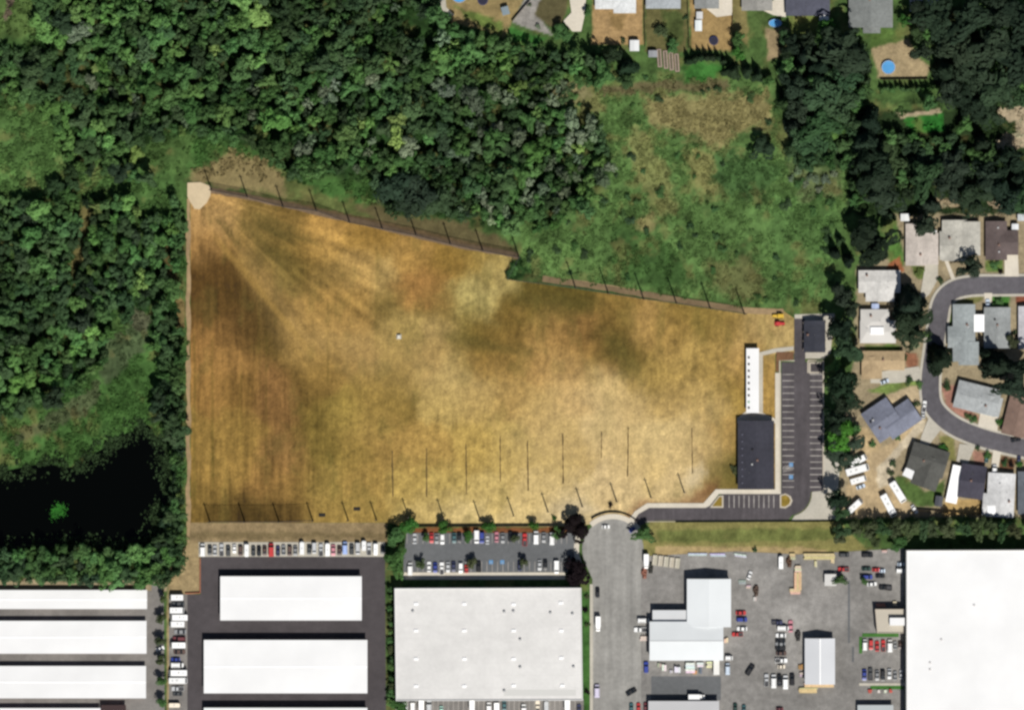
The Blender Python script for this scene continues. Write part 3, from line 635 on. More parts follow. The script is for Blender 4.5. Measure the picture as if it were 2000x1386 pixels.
mb = MB(); strip(mb, WP([(1523, 960), (1523, 704), (1552, 704)]), M(-1.2), M(1.2), -.05, .30)
strip(mb, WP([(1578, 704), (1608, 704), (1608, 960)]), M(-1.4), M(1.4), -.05, .30)
strip(mb, WP([(1578, 704), (1578, 728)]), M(-1.2), M(1.2), -.05, .295)
strip(mb, WP([(1260, 1018), (1540, 1017)]), M(-.6), M(.6), -.05, .25)
structure('kerb', mb, 'kerb')
isl = WP([(1523, 966), (1534, 963), (1544, 968), (1548, 977), (1544, 986), (1534, 992), (1523, 991)])
structure('kerb_island', MB().prism(isl, -.05, .31), 'kerb')
structure('island_grass', MB().prism(WP([(1526, 968), (1534, 966), (1541, 970), (1544, 977), (1541, 984), (1533, 989), (1526, 988)]), -.05, .35), surf('island_grass_tone', alb(150, 126, 50), noises=((.5, .75, 1.25),)))
structure('kerb_island', MB().prism(WP([(1386, 991), (1404, 967), (1413, 967), (1413, 991)]), -.05, .305), 'kerb')
structure('island_grass', MB().prism(WP([(1391, 988), (1405, 970), (1410, 970), (1410, 988)]), -.05, .35), bpy.data.materials['island_grass_tone'])
structure('kerb_island', MB().prism(WP([(1580, 707), (1604, 707), (1604, 729), (1580, 729)]), -.05, .27), 'kerb')
structure('dark_bay', MB().prism(WP([(1583, 710), (1604, 710), (1604, 726), (1583, 726)]), -.05, .30), 'asphalt')
# stall lines
mb = MB()
y = 731.0
while y < 955:
    mb.sheet(WP(rect(1528, y - .8, 1551, y + .8)), .145); y += 12.2
y = 731.0
while y < 955:
    mb.sheet(WP(rect(1582, y - .9, 1606, y + .9)), .145); y += 12.2
for k in range(10):
    x = 1424 + k * 9.7; mb.sheet(WP(rect(x - .8, 967, x + .8, 991)), .145)
for k in range(4): mb.sheet(WP([(1529, 911 + k * 3), (1549, 907 + k * 3), (1549, 908.3 + k * 3), (1529, 912.3 + k * 3)]), .147)
structure('parking_lines', mb, 'paint')
mb = MB()
for k in range(31):
    x = 795 + k * 10.4
    mb.sheet(WP(rect(x - .5, 1042, x + .5, 1061)), .145)
    if k < 30: mb.sheet(WP(rect(x - .5, 1096, x + .5, 1116)), .145)
for k in range(36): mb.sheet(WP(rect(776 + k * 9.9, 1366, 777.2 + k * 9.9, 1400)), .145)
structure('parking_lines', mb, 'paint')
mb = MB()
for k in range(10): mb.sheet(WP(rect(1682 + k * 9, 1247, 1683 + k * 9, 1272)), .145); mb.sheet(WP(rect(1682 + k * 9, 1306, 1683 + k * 9, 1329)), .145)
structure('parking_lines', mb, 'paint')
def access_mark(px, py, rot, label):
    t = thing('parking_symbol', label, 'road marking', (*W(px, py), 0), rot, 'wheelchair parking symbols')
    part('blue_square', MB().box(-.85, .85, -.85, .85, .125, .15), 'bluepaint', t)
    g = MB(); n = 16
    for i in range(n):
        a0, a1 = math.pi * (0.9 + 1.35 * i / n), math.pi * (0.9 + 1.35 * (i + 1) / n)
        g.sheet([(-.05 + .5 * math.cos(a0), -.2 + .5 * math.sin(a0)), (-.05 + .5 * math.cos(a1), -.2 + .5 * math.sin(a1)), (-.05 + .36 * math.cos(a1), -.2 + .36 * math.sin(a1)), (-.05 + .36 * math.cos(a0), -.2 + .36 * math.sin(a0))], .156)
    g.sheet([(-.12 + .13 * math.cos(k * .785), .62 + .13 * math.sin(k * .785)) for k in range(8)], .156)
    g.sheet([(-.17, .45), (-.03, .45), (-.03, -.08), (-.17, -.08)], .157)
    g.sheet([(-.03, .2), (.3, .2), (.3, .1), (-.03, .1)], .158)
    g.sheet([(-.1, -.08), (.3, -.08), (.3, .04), (-.1, .04)], .159)
    g.sheet([(.22, -.08), (.34, -.04), (.58, -.55), (.46, -.6)], .160)
    part('symbol', g, 'paint', t)
access_mark(1545, 907, -math.pi / 2, 'blue wheelchair symbol painted in the upper stall beside the dark roofed building')
access_mark(1545, 931, -math.pi / 2, 'blue wheelchair symbol painted in the lower stall beside the dark roofed building')
access_mark(959, 1097, 0, 'blue wheelchair symbol in the warehouse lot, nearer the black car')
access_mark(981, 1097, 0, 'blue wheelchair symbol in the warehouse lot, farther from the black car')

# residential street with pavements and drives
st = smooth([(2060, 556), (1960, 557), (1900, 558), (1862, 567), (1840, 590), (1832, 630), (1823, 690), (1817, 740), (1820, 785), (1838, 812), (1870, 835), (1920, 855), (1980, 870), (2060, 886)], 8)
stw = WP(st)
mb = MB(); strip(mb, stw, M(-17), M(17), .15); structure('street', mb, 'road')
mb = MB(); strip(mb, stw, M(-22), M(-17), -.05, .28); structure('pavement', mb, 'path')
mb = MB(); strip(mb, stw, M(17), M(22), -.05, .28); structure('pavement', mb, 'path')
def drive(name, pts, mat='path', z=.30): return structure(name, MB().prism(WP(pts), -.05, z), mat)
drive('driveway', [(1808, 512), (1832, 510), (1832, 545), (1815, 575), (1795, 590), (1800, 560)], 'path', .301)
drive('driveway', [(1844, 508), (1851, 508), (1866, 545), (1858, 545)], 'concrete', .302)
drive('driveway', [(1962, 495), (1988, 495), (1990, 540), (1962, 540)], 'concrete', .303)
drive('driveway', [(1922, 572), (1938, 572), (1936, 598), (1924, 598)], 'concrete', .304)
drive('driveway', [(1700, 728), (1795, 715), (1800, 742), (1750, 748), (1700, 748)], 'path', .305)
drive('driveway', [(1915, 803), (1950, 805), (1948, 842), (1910, 832)], 'concrete', .306)
drive('driveway', [(1815, 812), (1838, 838), (1812, 872), (1795, 868), (1800, 850)], 'path', .307)
drive('driveway', [(1874, 866), (1905, 870), (1890, 906), (1868, 900)], 'path', .308)
drive('driveway', [(1940, 878), (1955, 882), (1950, 912), (1936, 910)], 'concrete', .309)
drive('patio', [(1110, -20), (1146, -20), (1142, 30), (1135, 62), (1118, 62), (1100, 42), (1116, 25)], 'concrete', .31)
drive('patio', [(1380, 18), (1430, -20), (1430, 30), (1400, 34)], 'concrete', .312)
drive('patio', [(1488, 20), (1535, -20), (1535, 34), (1510, 30)], 'concrete', .314)
drive('garden_path', [(856, -20), (868, -20), (872, 15), (888, 30), (876, 32), (862, 18)], 'path', .21)
drive('yard_slab', [(1272, 1320), (1408, 1320), (1408, 1366), (1272, 1366)], 'asphalt_lot', .16)
drive('planting_strip', [(1684, 1236), (1755, 1236), (1755, 1243), (1684, 1243)], 'lawn', .30)
drive('planting_strip', [(1678, 1243), (1684, 1243), (1684, 1275), (1678, 1275)], 'lawn', .30)
drive('planting_strip', [(1700, 1338), (1765, 1338), (1765, 1345), (1700, 1345)], 'lawn', .30)
drive('pavement', [(1678, 1333), (1768, 1333), (1768, 1338), (1678, 1338)], 'path', .27)
mb = MB(); mb.sheet(WP(rect(1656, 1133, 1660, 1255)), .14); mb.sheet(WP(rect(1664, 1262, 1668, 1292)), .14)
structure('drain_line', mb, 'asphalt_lot')


# ================================================================== BUILDINGS
def wing_roof(mb, w, h, axis, z, rise, hip, cx, cy, ang, over=.45):
    a, b = (w / 2 + over, h / 2 + over) if axis == 'x' else (h / 2 + over, w / 2 + over)
    r = MB(); k = max(a - hip * b, .02)
    k = k if hip else a
    t = .12
    vs = [(-a, -b, z - t), (a, -b, z - t), (a, b, z - t), (-a, b, z - t), (-a, -b, z), (a, -b, z), (a, b, z), (-a, b, z), (-k, 0, z + rise), (k, 0, z + rise)]
    r.add(vs, [(3, 2, 1, 0), (0, 1, 5, 4), (1, 2, 6, 5), (2, 3, 7, 6), (3, 0, 4, 7), (4, 5, 9, 8), (6, 7, 8, 9), (5, 6, 9), (7, 4, 8)])
    r.rot(math.radians(ang) + (0 if axis == 'x' else math.pi / 2))
    r.v = [(x + cx, y + cy, zz) for x, y, zz in r.v]
    mb.add(r.v, r.f)
WINDOW = MB().box(-.6, .6, -.04, .04, -.55, .55).mesh('window', 'glass')
def house(label, wings, roofc, wallc=(200, 195, 185), eave=2.8, pitch=.32, cat='house', name='house', vents=(), roofmat='roof', group=None, extras=True):
    ox, oy = W(wings[0][0], wings[0][1])
    t = thing(name, label, cat, (ox, oy, 0), 0, group)
    wm, rm = MB(), MB(); top = 0
    for i, (cx, cy, w, h, ang, axis, hip) in enumerate(wings):
        x, y = W(cx, cy); x -= ox; y -= oy
        w, h = M(w), M(h); e = eave + .013 * i
        q = MB().box(-w / 2 + .1 + .011 * i, w / 2 - .1 - .011 * i, -h / 2 + .1 + .011 * i, h / 2 - .1 - .011 * i, 0, e - .14)
        q.rot(math.radians(ang)); wm.add([(a + x, b + y, c) for a, b, c in q.v], q.f)
        span = h if axis == 'x' else w
        wing_roof(rm, w, h, axis, e, span / 2 * pitch, hip, x, y, ang)
        top = max(top, e + span / 2 * pitch)
        if extras and i == 0:
            for sx_ in (-.25, .25):
                o = link('window', WINDOW, t)
                c, n = math.cos(math.radians(ang)), math.sin(math.radians(ang))
                lx, ly = sx_ * w, -h / 2 + .08
                o.location = (x + lx * c - ly * n, y + lx * n + ly * c, 1.5); o.rotation_euler = (0, 0, math.radians(ang))
    part('wall', wm, 'wall', t, alb(*wallc))
    part('roof', rm, roofmat, t, alb(*roofc))
    if extras:
        cx, cy, w, h, ang, axis, hip = wings[0]; r_ = random.Random(int(cx * 7 + cy))
        for k in range(3):
            u, v = r_.uniform(-.36, .36) * w, r_.uniform(-.3, .3) * h; a_ = math.radians(ang)
            x, y = M(u) * math.cos(a_) - M(v) * math.sin(a_), M(u) * math.sin(a_) + M(v) * math.cos(a_)
            q = M(abs(v)) / (M(h) / 2) if axis == 'x' else M(abs(u)) / (M(w) / 2)
            zt = eave + M((h if axis == 'x' else w)) / 2 * pitch * (1 - q)
            if k < 2: part('vent_pipe', MB().cyl(x, y, .16, .16, zt - .4, zt + .45, 6), 'part', t, alb(120, 120, 122))
            else: part('chimney', MB().box(x - .42, x + .42, y - .42, y + .42, 0.5, top + .55).box(x - .25, x + .25, y - .25, y + .25, top + .55, top + .7), 'part', t, alb(150, 118, 104))
    for k, (vx, vy, dark) in enumerate(vents):
        x, y = W(vx, vy); x -= ox; y -= oy
        part('roof_vent', MB().frus((x - .5, x + .5, y - .5, y + .5), (x - .35, x + .35, y - .35, y + .35), eave * .8, top + .35 + .02 * k), 'part', t, alb(30, 30, 32) if dark else alb(205, 205, 205))
    return t
def flat_building(label, pts, h, roofc, wallc=(210, 208, 205), cat='warehouse', name='warehouse', parapet=.7, pw=.35, group=None):
    P = WP(pts); ox = sum(p[0] for p in P) / len(P); oy = sum(p[1] for p in P) / len(P)
    L = [(x - ox, y - oy) for x, y in P]
    t = thing(name, label, cat, (ox, oy, 0), 0, group)
    part('wall', MB().prism(L, 0, h - .02), 'wall', t, alb(*wallc))
    ins = [(x - math.copysign(pw, x), y - math.copysign(pw, y)) for x, y in L]
    part('roof', MB().prism(ins, h - .018, h + .06), 'roofwhite', t, alb(*roofc))
    mb = MB(); n = len(L)
    for i in range(n):
        a, b = L[i], L[(i + 1) % n]; c, d = ins[(i + 1) % n], ins[i]
        mb.prism([a, b, c, d], h - .018, h + parapet)
    part('parapet', mb, 'wall', t, alb(*wallc))
    return t, (ox, oy), h

WHITE = (255, 255, 255)
def gable_shed(label, x0, y0, x1, y1, axis, roofc, eave=3.2, pitch=.10, wallc=(205, 200, 195), cat='storage building', name='storage_building', vents=(), group=None, ridge=True):
    t = house(label, [((x0 + x1) / 2, (y0 + y1) / 2, x1 - x0, y1 - y0, 0, axis, 0)], roofc, wallc, eave, pitch, cat, name, vents, 'roofwhite', group, extras=False)
    w, h = M(x1 - x0), M(y1 - y0)
    span = h if axis == 'x' else w; z = eave + span / 2 * pitch
    if ridge:
        if axis == 'x': part('ridge_cap', MB().box(-w / 2 - .4, w / 2 + .4, -.22, .22, z - .05, z + .07), 'roofwhite', t, (.86, .86, .86))
        else: part('ridge_cap', MB().box(-.22, .22, -h / 2 - .4, h / 2 + .4, z - .05, z + .07), 'roofwhite', t, (.86, .86, .86))
    return t
def doors(t, xs, y, wd, ht, colr):
    me = MB().box(-wd / 2, wd / 2, -.05, .05, 0, ht).mesh('roller_door', 'part')
    for x in xs:
        o = link('roller_door', me, t, alb(*colr)); o.location = (x, y, 0)
t = gable_shed('long low white roofed storage building, northernmost of the western three beside the tree belt', -30, 1153, 286, 1186, 'x', WHITE, pitch=.018)
doors(t, [-30 + 4.2 * k for k in range(16)], -M(33) / 2 + .08, 2.6, 2.3, (170, 90, 60))
t = gable_shed('long white roofed storage building, middle one of the western three', -30, 1213, 285, 1273, 'x', WHITE, pitch=.018)
doors(t, [-30 + 4.2 * k for k in range(16)], -M(60) / 2 + .08, 2.6, 2.3, (170, 90, 60))
t = gable_shed('long pale roofed storage building, southern one of the western three', -30, 1301, 284, 1360, 'x', (252, 252, 252), pitch=.018)
doors(t, [-30 + 4.2 * k for k in range(16)], -M(59) / 2 + .08, 2.6, 2.3, (170, 90, 60))
gable_shed('white storage roof cut by the bottom edge near the left corner', -30, 1383, 195, 1420, 'x', (250, 250, 250), pitch=.018)
gable_shed('small dark reddish roofed shed at the bottom edge below the long storage roofs', 200, 1377, 245, 1400, 'x', (70, 52, 52), cat='shed', name='shed')
gable_shed('big plain white roofed storage building, upper one inside the dark asphalt yard', 433, 1126, 705, 1208, 'x', WHITE, eave=4.6, pitch=.016)
gable_shed('big plain white roofed storage building, middle and largest in the dark asphalt yard', 401, 1250, 716, 1350, 'x', WHITE, eave=4.6, pitch=.016)
gable_shed('white storage roof at the bottom edge of the dark asphalt yard', 401, 1382, 716, 1440, 'x', (246, 250, 248), eave=4.6, pitch=.016)

# grey roofed warehouse
t, (ox, oy), hh = flat_building('large flat pale grey warehouse with skylights beside the cul de sac road', [(771, 1147), (1135, 1146), (1138, 1365), (774, 1366)], 7.6, (238, 236, 233), (240, 240, 238), parapet=.5)
for c_ in t.children:
    if c_.name.startswith('roof') and not c_.name.startswith('roof_'): c_.data.materials[0] = MAT['membrane']
for x, y in [(813, 1177), (907, 1177), (1003, 1178), (1095, 1175), (1096, 1229), (813, 1284), (907, 1284), (1003, 1284), (1096, 1282), (813, 1337), (907, 1337), (1003, 1336), (1098, 1336), (813, 1229), (907, 1229), (1003, 1229)]:
    ax, ay = W(x, y); ax -= ox; ay -= oy
    part('skylight', MB().frus((ax - 1.1, ax + 1.1, ay - .7, ay + .7), (ax - .8, ax + .8, ay - .45, ay + .45), hh + .05, hh + .45), 'part', t, (.80, .80, .80))
for x, y in [(807, 1192), (1003, 1192), (1075, 1195), (1118, 1197), (1016, 1247), (1016, 1301), (985, 1347), (1120, 1300), (985, 1193)]:
    ax, ay = W(x, y); ax -= ox; ay -= oy
    part('roof_vent', MB().cyl(ax, ay, .45, .45, hh + .05, hh + .8).cyl(ax, ay, .65, .2, hh + .8, hh + 1.05), 'part', t, alb(200, 200, 200))
seam = MB()
for k in range(1, 9):
    yy = M(1365 - 1147) * (k / 9 - .5); seam.box(-M(360) / 2 + .6, M(360) / 2 - .6, yy - .06, yy + .06, hh + .055, hh + .085)
part('roof_seam', seam, 'part', t, alb(232, 230, 227))
o = part('worn_panel', MB().box(M(30), M(170), -M(100), -M(88), hh + .06, hh + .075), 'part', t, alb(222, 221, 217))

# very large white building at the right edge
t, (ox, oy), hh = flat_building('huge plain white flat roofed building filling the lower right corner', [(1768, 1073), (2060, 1072), (2060, 1440), (1768, 1440)], 9.0, WHITE, (236, 234, 230), parapet=.6)
for x, y in [(1814, 1292), (1814, 1305), (1836, 1247), (1900, 1180)]:
    ax, ay = W(x, y); ax -= ox; ay -= oy
    part('roof_vent', MB().cyl(ax, ay, .5, .5, hh + .05, hh + .5), 'part', t, alb(225, 222, 220))
t, (ox, oy), hh = flat_building('beige flat roofed annex against the huge white building', [(1708, 1188), (1766.5, 1188), (1766.5, 1235), (1712, 1235)], 4.6, (206, 197, 180), (200, 190, 175), cat='annex', name='annex', parapet=.35)
ax, ay = W(1751, 1212); part('plant_room', MB().box(ax - ox - 3.4, ax - ox + 3.3, ay - oy - 1.7, ay - oy + 1.7, hh, hh + 2.2), 'roofwhite', t, alb(*WHITE))

# cream pile and planks against the annex
# L shaped white workshop
t = house('white metal workshop made of joined gabled halls, behind the cul de sac', [(1340, 1250, 140, 72, 0, 'x', 0), (1384, 1176, 82, 90, 0, 'y', 0)], (240, 244, 246), (225, 228, 228), eave=5.6, pitch=.17, cat='workshop', name='workshop', roofmat='roofwhite', extras=False)
ox, oy = W(1340, 1250)
x, y = W(1308, 1203)
part('lean_to_roof', MB().box(x - ox - M(68) / 2, x - ox + M(68) / 2, y - oy - M(26) / 2, y - oy + M(26) / 2, 4.2, 4.35), 'roofwhite', t, alb(222, 224, 226))
part('lean_to_wall', MB().box(x - ox - M(66) / 2, x - ox + M(66) / 2, y - oy - M(24) / 2, y - oy + M(24) / 2, 0, 4.19), 'wall', t, alb(215, 218, 220))
part('ridge_cap', MB().box(-M(140) / 2, M(140) / 2, -.2, .2, 5.6 + M(36) * .17, 5.72 + M(36) * .17), 'part', t, alb(225, 228, 228))
part('gutter', MB().box(x - ox - M(68) / 2, x - ox + M(72) / 2, y - oy - M(28) / 2, y - oy - M(26) / 2, 4.3, 4.45), 'part', t, alb(150, 175, 180))
gable_shed('long pale grey roof at the bottom edge south of the paved slab', 1268, 1369, 1402, 1420, 'x', (212, 212, 214), eave=4.2, pitch=.1, cat='workshop', name='workshop')
gable_shed('white ribbed metal building with timber piled at its south end', 1573, 1247, 1628, 1333, 'y', (226, 228, 232), eave=4.2, pitch=.24, cat='workshop', name='workshop')
gable_shed('small site hut, half cream half white, beside a green tree', 1612, 1122, 1631, 1141, 'y', (228, 226, 222), eave=2.6, pitch=.12, cat='hut', name='hut', ridge=False)
gable_shed('pale canopy roof at the bottom edge in the yard', 1676, 1377, 1742, 1410, 'x', (200, 206, 208), eave=3.4, pitch=.08, cat='canopy', name='canopy')
# driving range buildings
t = thing('tee_canopy', 'long narrow white canopy with a row of dark dots along it', 'canopy', (*W(1469.5, 743), 0))
L_ = M(126); wd = M(25)
part('roof', MB().box(-wd / 2, wd / 2, -L_ / 2, L_ / 2, 3.3, 3.48), 'roofwhite', t, alb(*WHITE))
part('back_wall', MB().box(wd / 2 - .6, wd / 2 - .35, -L_ / 2 + .3, L_ / 2 - .3, 0, 3.28), 'wall', t, alb(215, 210, 200))
for k, y in enumerate([698, 711, 724, 736, 748, 760, 772, 785, 796]):
    x_, y_ = W(1462, y); x0_, y0_ = W(1469.5, 743)
    part('roof_vent', MB().cyl(x_ - x0_, y_ - y0_, .52, .52, 3.45, 3.75, 8), 'part', t, alb(60, 50, 50) if k != 7 else alb(150, 190, 160))
    part('post', MB().box(-wd / 2 + .3, -wd / 2 + .45, y_ - y0_ - .08, y_ - y0_ + .08, 0, 3.29), 'part', t, alb(200, 200, 200))
t = house('dark hip roofed range building at the south end of the white canopy', [(1476, 888, 67, 130, 0, 'y', 0)], (62, 62, 72), (190, 180, 165), eave=3.8, pitch=.20, cat='clubhouse', name='clubhouse',
          vents=((1469, 878, True), (1468, 906, False)))
t['label'] = 'dark gabled range building at the south end of the white canopy'
ox, oy = W(1476, 888)
for k in range(8):
    x_, y_ = W(1449, 848 + k * 13.5)
    part('roof_light', MB().box(x_ - ox - .3, x_ - ox + .3, y_ - oy - .3, y_ - oy + .3, 3.9, 4.55), 'part', t, alb(104, 104, 120))
x_, y_ = W(1506, 888)
part('porch_roof', MB().box(x_ - ox - .2, x_ - ox + 1.2, y_ - oy - 5, y_ - oy + 5, 3.45, 3.6), 'roof', t, alb(48, 48, 58))
t = house('dark slate roofed garage at the north end of the range car park', [(1590.5, 657, 38, 58, 0, 'y', 0)], (60, 62, 72), (205, 195, 180), eave=3.2, pitch=.22, cat='garage', name='garage')
for sx_ in (-1, 1):
    for yy in (-6, -2, 2, 6):
        part('gate_post', MB().box(sx_ * 5.0 - .18, sx_ * 5.0 + .18, yy - .18, yy + .18, 0, 2.2), 'part', t, alb(205, 190, 170))

# houses east of the range
house('pale beige house, westernmost of the upper row, a white patio cover at its side', [(1789, 478, 38, 78, 0, 'y', 0), (1812, 486, 36, 58, 0, 'y', 0)], (206, 196, 187), pitch=.2)
t = thing('patio_cover', 'white patio cover between the beige house and the pale grey house', 'patio cover', (*W(1818, 460), 0))
part('roof', MB().box(-M(11), M(11), -M(10), M(10), 2.5, 2.62), 'roofwhite', t, alb(*WHITE))
for a_ in (-1, 1):
    for b_ in (-1, 1): part('post', MB().box(a_ * 2.2 - .07, a_ * 2.2 + .07, b_ * 2 - .07, b_ * 2 + .07, 0, 2.49), 'part', t, alb(240, 240, 240))
house('pale grey house with a darker roof patch, centre of the upper row', [(1864, 470, 46, 76, 0, 'y', 0), (1890, 466, 44, 62, 0, 'y', 0), (1848, 480, 24, 52, 0, 'x', 0)], (192, 189, 179), pitch=.2)
house('dark brown roofed house, east one of the upper row', [(1945, 470, 38, 72, 0, 'y', 0), (1968, 474, 36, 44, 0, 'x', 0)], (104, 92, 90), pitch=.24, vents=((1950, 492, False), (1948, 445, False)))
house('off white roofed house under the big cone shaped tree, upper one of two', [(1717, 550, 78, 40, 0, 'x', 0), (1718, 570, 52, 34, 0, 'y', 0)], (222, 220, 216), pitch=.14, eave=3)
house('off white roofed house with a bright white patch, lower one beside the cone shaped tree', [(1708, 628, 52, 44, 0, 'x', .9), (1714, 648, 66, 40, 0, 'x', .6)], (220, 217, 212), pitch=.16, eave=3, roofmat='roofwhite')
t = thing('roof_tarp', 'bright white cover lying on the lower off white roof', 'tarp', (*W(1712, 645), 0))
part('sheet', MB().frus((-M(16), M(14), -M(9), M(9)), (-M(12), M(12), -M(6), M(6)), 3.2, 4.35), 'roofwhite', t, (.86, .86, .86))
house('tan roofed house standing across the drive from the street bend', [(1724, 704, 80, 34, 0, 'x', 0), (1702, 718, 36, 40, 0, 'y', 0)], (190, 166, 130), pitch=.24)
house('slate blue roofed house turned at an angle beside the gravel drive', [(1724, 820, 56, 64, 34, 'x', 0), (1758, 818, 66, 46, 34, 'x', 0)], (128, 132, 148), pitch=.24, vents=((1700, 824, True), (1704, 820, False)))
house('dark grey roofed house turned at an angle south of the drive', [(1812, 898, 70, 50, -17, 'x', 0), (1812, 922, 48, 58, -20, 'y', 0)], (92, 92, 88), pitch=.26)
t = thing('patio_cover', 'white patio cover on the west side of the dark grey house', 'patio cover', (*W(1777, 925), 0), math.radians(-26))
part('roof', MB().box(-M(13), M(13), -M(8.5), M(8.5), 2.7, 2.82), 'roofwhite', t, alb(*WHITE))
for a_ in (-1, 1): part('post', MB().box(a_ * 2.5 - .07, a_ * 2.5 + .07, -1.6, -1.46, 0, 2.69), 'part', t, alb(240, 240, 240))
house('charcoal roofed house with a long white carport along its west wall', [(1898, 940, 46, 62, -8, 'x', 0)], (74, 72, 84), pitch=.24)
t = thing('carport', 'long white carport roof along the charcoal house', 'carport', (*W(1864, 945), 0), math.radians(-12))
part('roof', MB().box(-M(11), M(11), -M(37), M(37), 2.6, 2.74), 'roofwhite', t, (.86, .86, .86))
for yy in (-7, -2.3, 2.3, 7): part('post', MB().box(-2.3, -2.16, yy - .07, yy + .07, 0, 2.59), 'part', t, alb(240, 240, 240))
house('pale grey white ridged house near the row of trees at lower right', [(1954, 966, 50, 82, -3, 'y', 0), (1938, 985, 36, 40, -3, 'x', 0)], (218, 218, 218), pitch=.16, vents=((1952, 944, False),))
t = thing('garden_shed', 'white shed at the south west corner of the pale ridged house', 'shed', (*W(1935, 995), 0))
part('roof', MB().frus((-1.9, 1.9, -1.9, 1.9), (-1.6, 1.6, -.3, .3), 3.55, 3.8), 'roofwhite', t, (.86, .86, .86)); part('wall', MB().box(-1.7, 1.7, -1.7, 1.7, 0, 3.54), 'wall', t, alb(240, 240, 240))
house('slate roofed house cut by the right edge above the row of trees', [(2008, 962, 38, 80, 0, 'y', 0)], (108, 114, 122), pitch=.24)
house('light grey house inside the street curve with a broad white drive', [(1908, 778, 82, 50, -14, 'x', 0), (1930, 790, 46, 34, -14, 'y', 0)], (176, 180, 181), pitch=.2)
house('brown roofed house at the right edge above the street', [(1988, 808, 44, 84, -14, 'y', 0)], (140, 116, 104), pitch=.26)
house('blue grey roofed house on the inside corner of the street bend', [(1882, 650, 40, 108, 0, 'y', 0), (1864, 658, 24, 38, 0, 'x', 0), (1891, 690, 36, 42, 0, 'y', 0)], (158, 165, 166), pitch=.18, vents=((1890, 638, False),))
house('grey roofed house behind the dark tree, next to the white canopy', [(1947, 640, 48, 76, 0, 'y', 0)], (156, 160, 160), pitch=.2, vents=((1942, 624, True),))
house('pale house cut by the right edge east of the grey house', [(2010, 640, 40, 80, 0, 'y', 0)], (206, 204, 208), pitch=.18)
t = thing('canopy', 'white canopy between the two grey houses inside the street bend', 'canopy', (*W(1911.5, 631), 0))
part('roof', MB().box(-M(10), M(10), -M(17), M(17), 2.9, 3.03), 'roofwhite', t, (.86, .86, .86))
for a_ in (-1, 1):
    for b_ in (-1, 1): part('post', MB().box(a_ * 2 - .07, a_ * 2 + .07, b_ * 3.5 - .07, b_ * 3.5 + .07, 0, 2.89), 'part', t, alb(240, 240, 240))
# houses along the top edge
house('white roofed house at the top edge above the bare tan garden', [(1200, -8, 72, 50, 0, 'x', 0), (1220, 8, 40, 34, 0, 'y', 0)], (226, 228, 228), pitch=.16)
house('blue grey roofed house at the top edge, east of the white one', [(1295, -12, 64, 56, 0, 'x', 0)], (168, 174, 178), pitch=.2)
house('grey roofed house at the top edge with a white patio', [(1380, -14, 44, 60, 0, 'y', 0)], (150, 152, 150), pitch=.22)
house('mid grey roofed house at the top edge above the small blue pool', [(1478, -10, 56, 60, 0, 'y', 0)], (158, 156, 150), pitch=.22)
house('dark navy roofed house at the top edge', [(1577, -2, 82, 64, 0, 'x', 0)], (84, 86, 100), pitch=.24)
house('large grey roofed house at the top edge with a stepped south side', [(1700, 8, 82, 90, 0, 'y', 0), (1702, 56, 30, 16, 0, 'y', 0)], (134, 138, 136), pitch=.2)
house('light grey roof at the top edge partly under dark trees', [(1805, -8, 54, 60, 0, 'x', 0)], (190, 192, 194), pitch=.2)
def small_shed(label, px, py, w, h, roofc, hgt=2.3, ang=0, name='garden_shed', cat='shed'):
    t = thing(name, label, cat, (*W(px, py), 0), math.radians(ang))
    a, b = M(w) / 2, M(h) / 2
    part('wall', MB().box(-a + .12, a - .12, -b + .12, b - .12, 0, hgt - .01), 'wall', t, alb(200, 198, 194))
    r = MB(); wing_roof(r, 2 * a, 2 * b, 'y', hgt + .1, a * .25, 0, 0, 0, 0, .05)
    part('roof', r, 'roofwhite', t, alb(*roofc))
    part('door', MB().box(-.45, .45, -b + .06, -b + .13, 0, 1.9), 'part', t, alb(150, 146, 140))
small_shed('square white roofed shed at the foot of the bare tan garden', 1239, 90, 18, 21, (244, 246, 246), 2.6)
small_shed('upright white shed in the garden left of the dark trampoline', 1364, 51, 13, 21, (246, 252, 252))
small_shed('little pale shed just north of the upright white one', 1366, 31, 12, 14, (222, 222, 222))
small_shed('grey shed beside the row of raised garden beds', 1275, 106, 17, 13, (160, 162, 166))
small_shed('white shed at the corner of the dark navy house', 1609, 30, 18, 22, (252, 250, 246))
small_shed('blue grey shed in the tan yard near the top edge', 987, 22, 14, 16, (140, 156, 164), ang=15)
small_shed('white shed north of the beige house beside the dark tree', 1767, 425, 17, 14, (250, 252, 252))
small_shed('white shed against the east side of the dark brown house', 1982, 443, 13, 11, (244, 248, 250))
small_shed('pale shed at the right edge north of the dark brown house', 1994, 425, 14, 13, (215, 220, 222))
small_shed('dark little shed beside the dry yard of the charcoal house', 1833, 978, 14, 20, (82, 84, 92), ang=-8)
small_shed('white shed beside the lawn inside the street bend', 1865, 685, 10, 11, (246, 244, 240))
small_shed('pale blue shed between the two off white roofs', 1709, 598, 14, 10, (190, 205, 240))
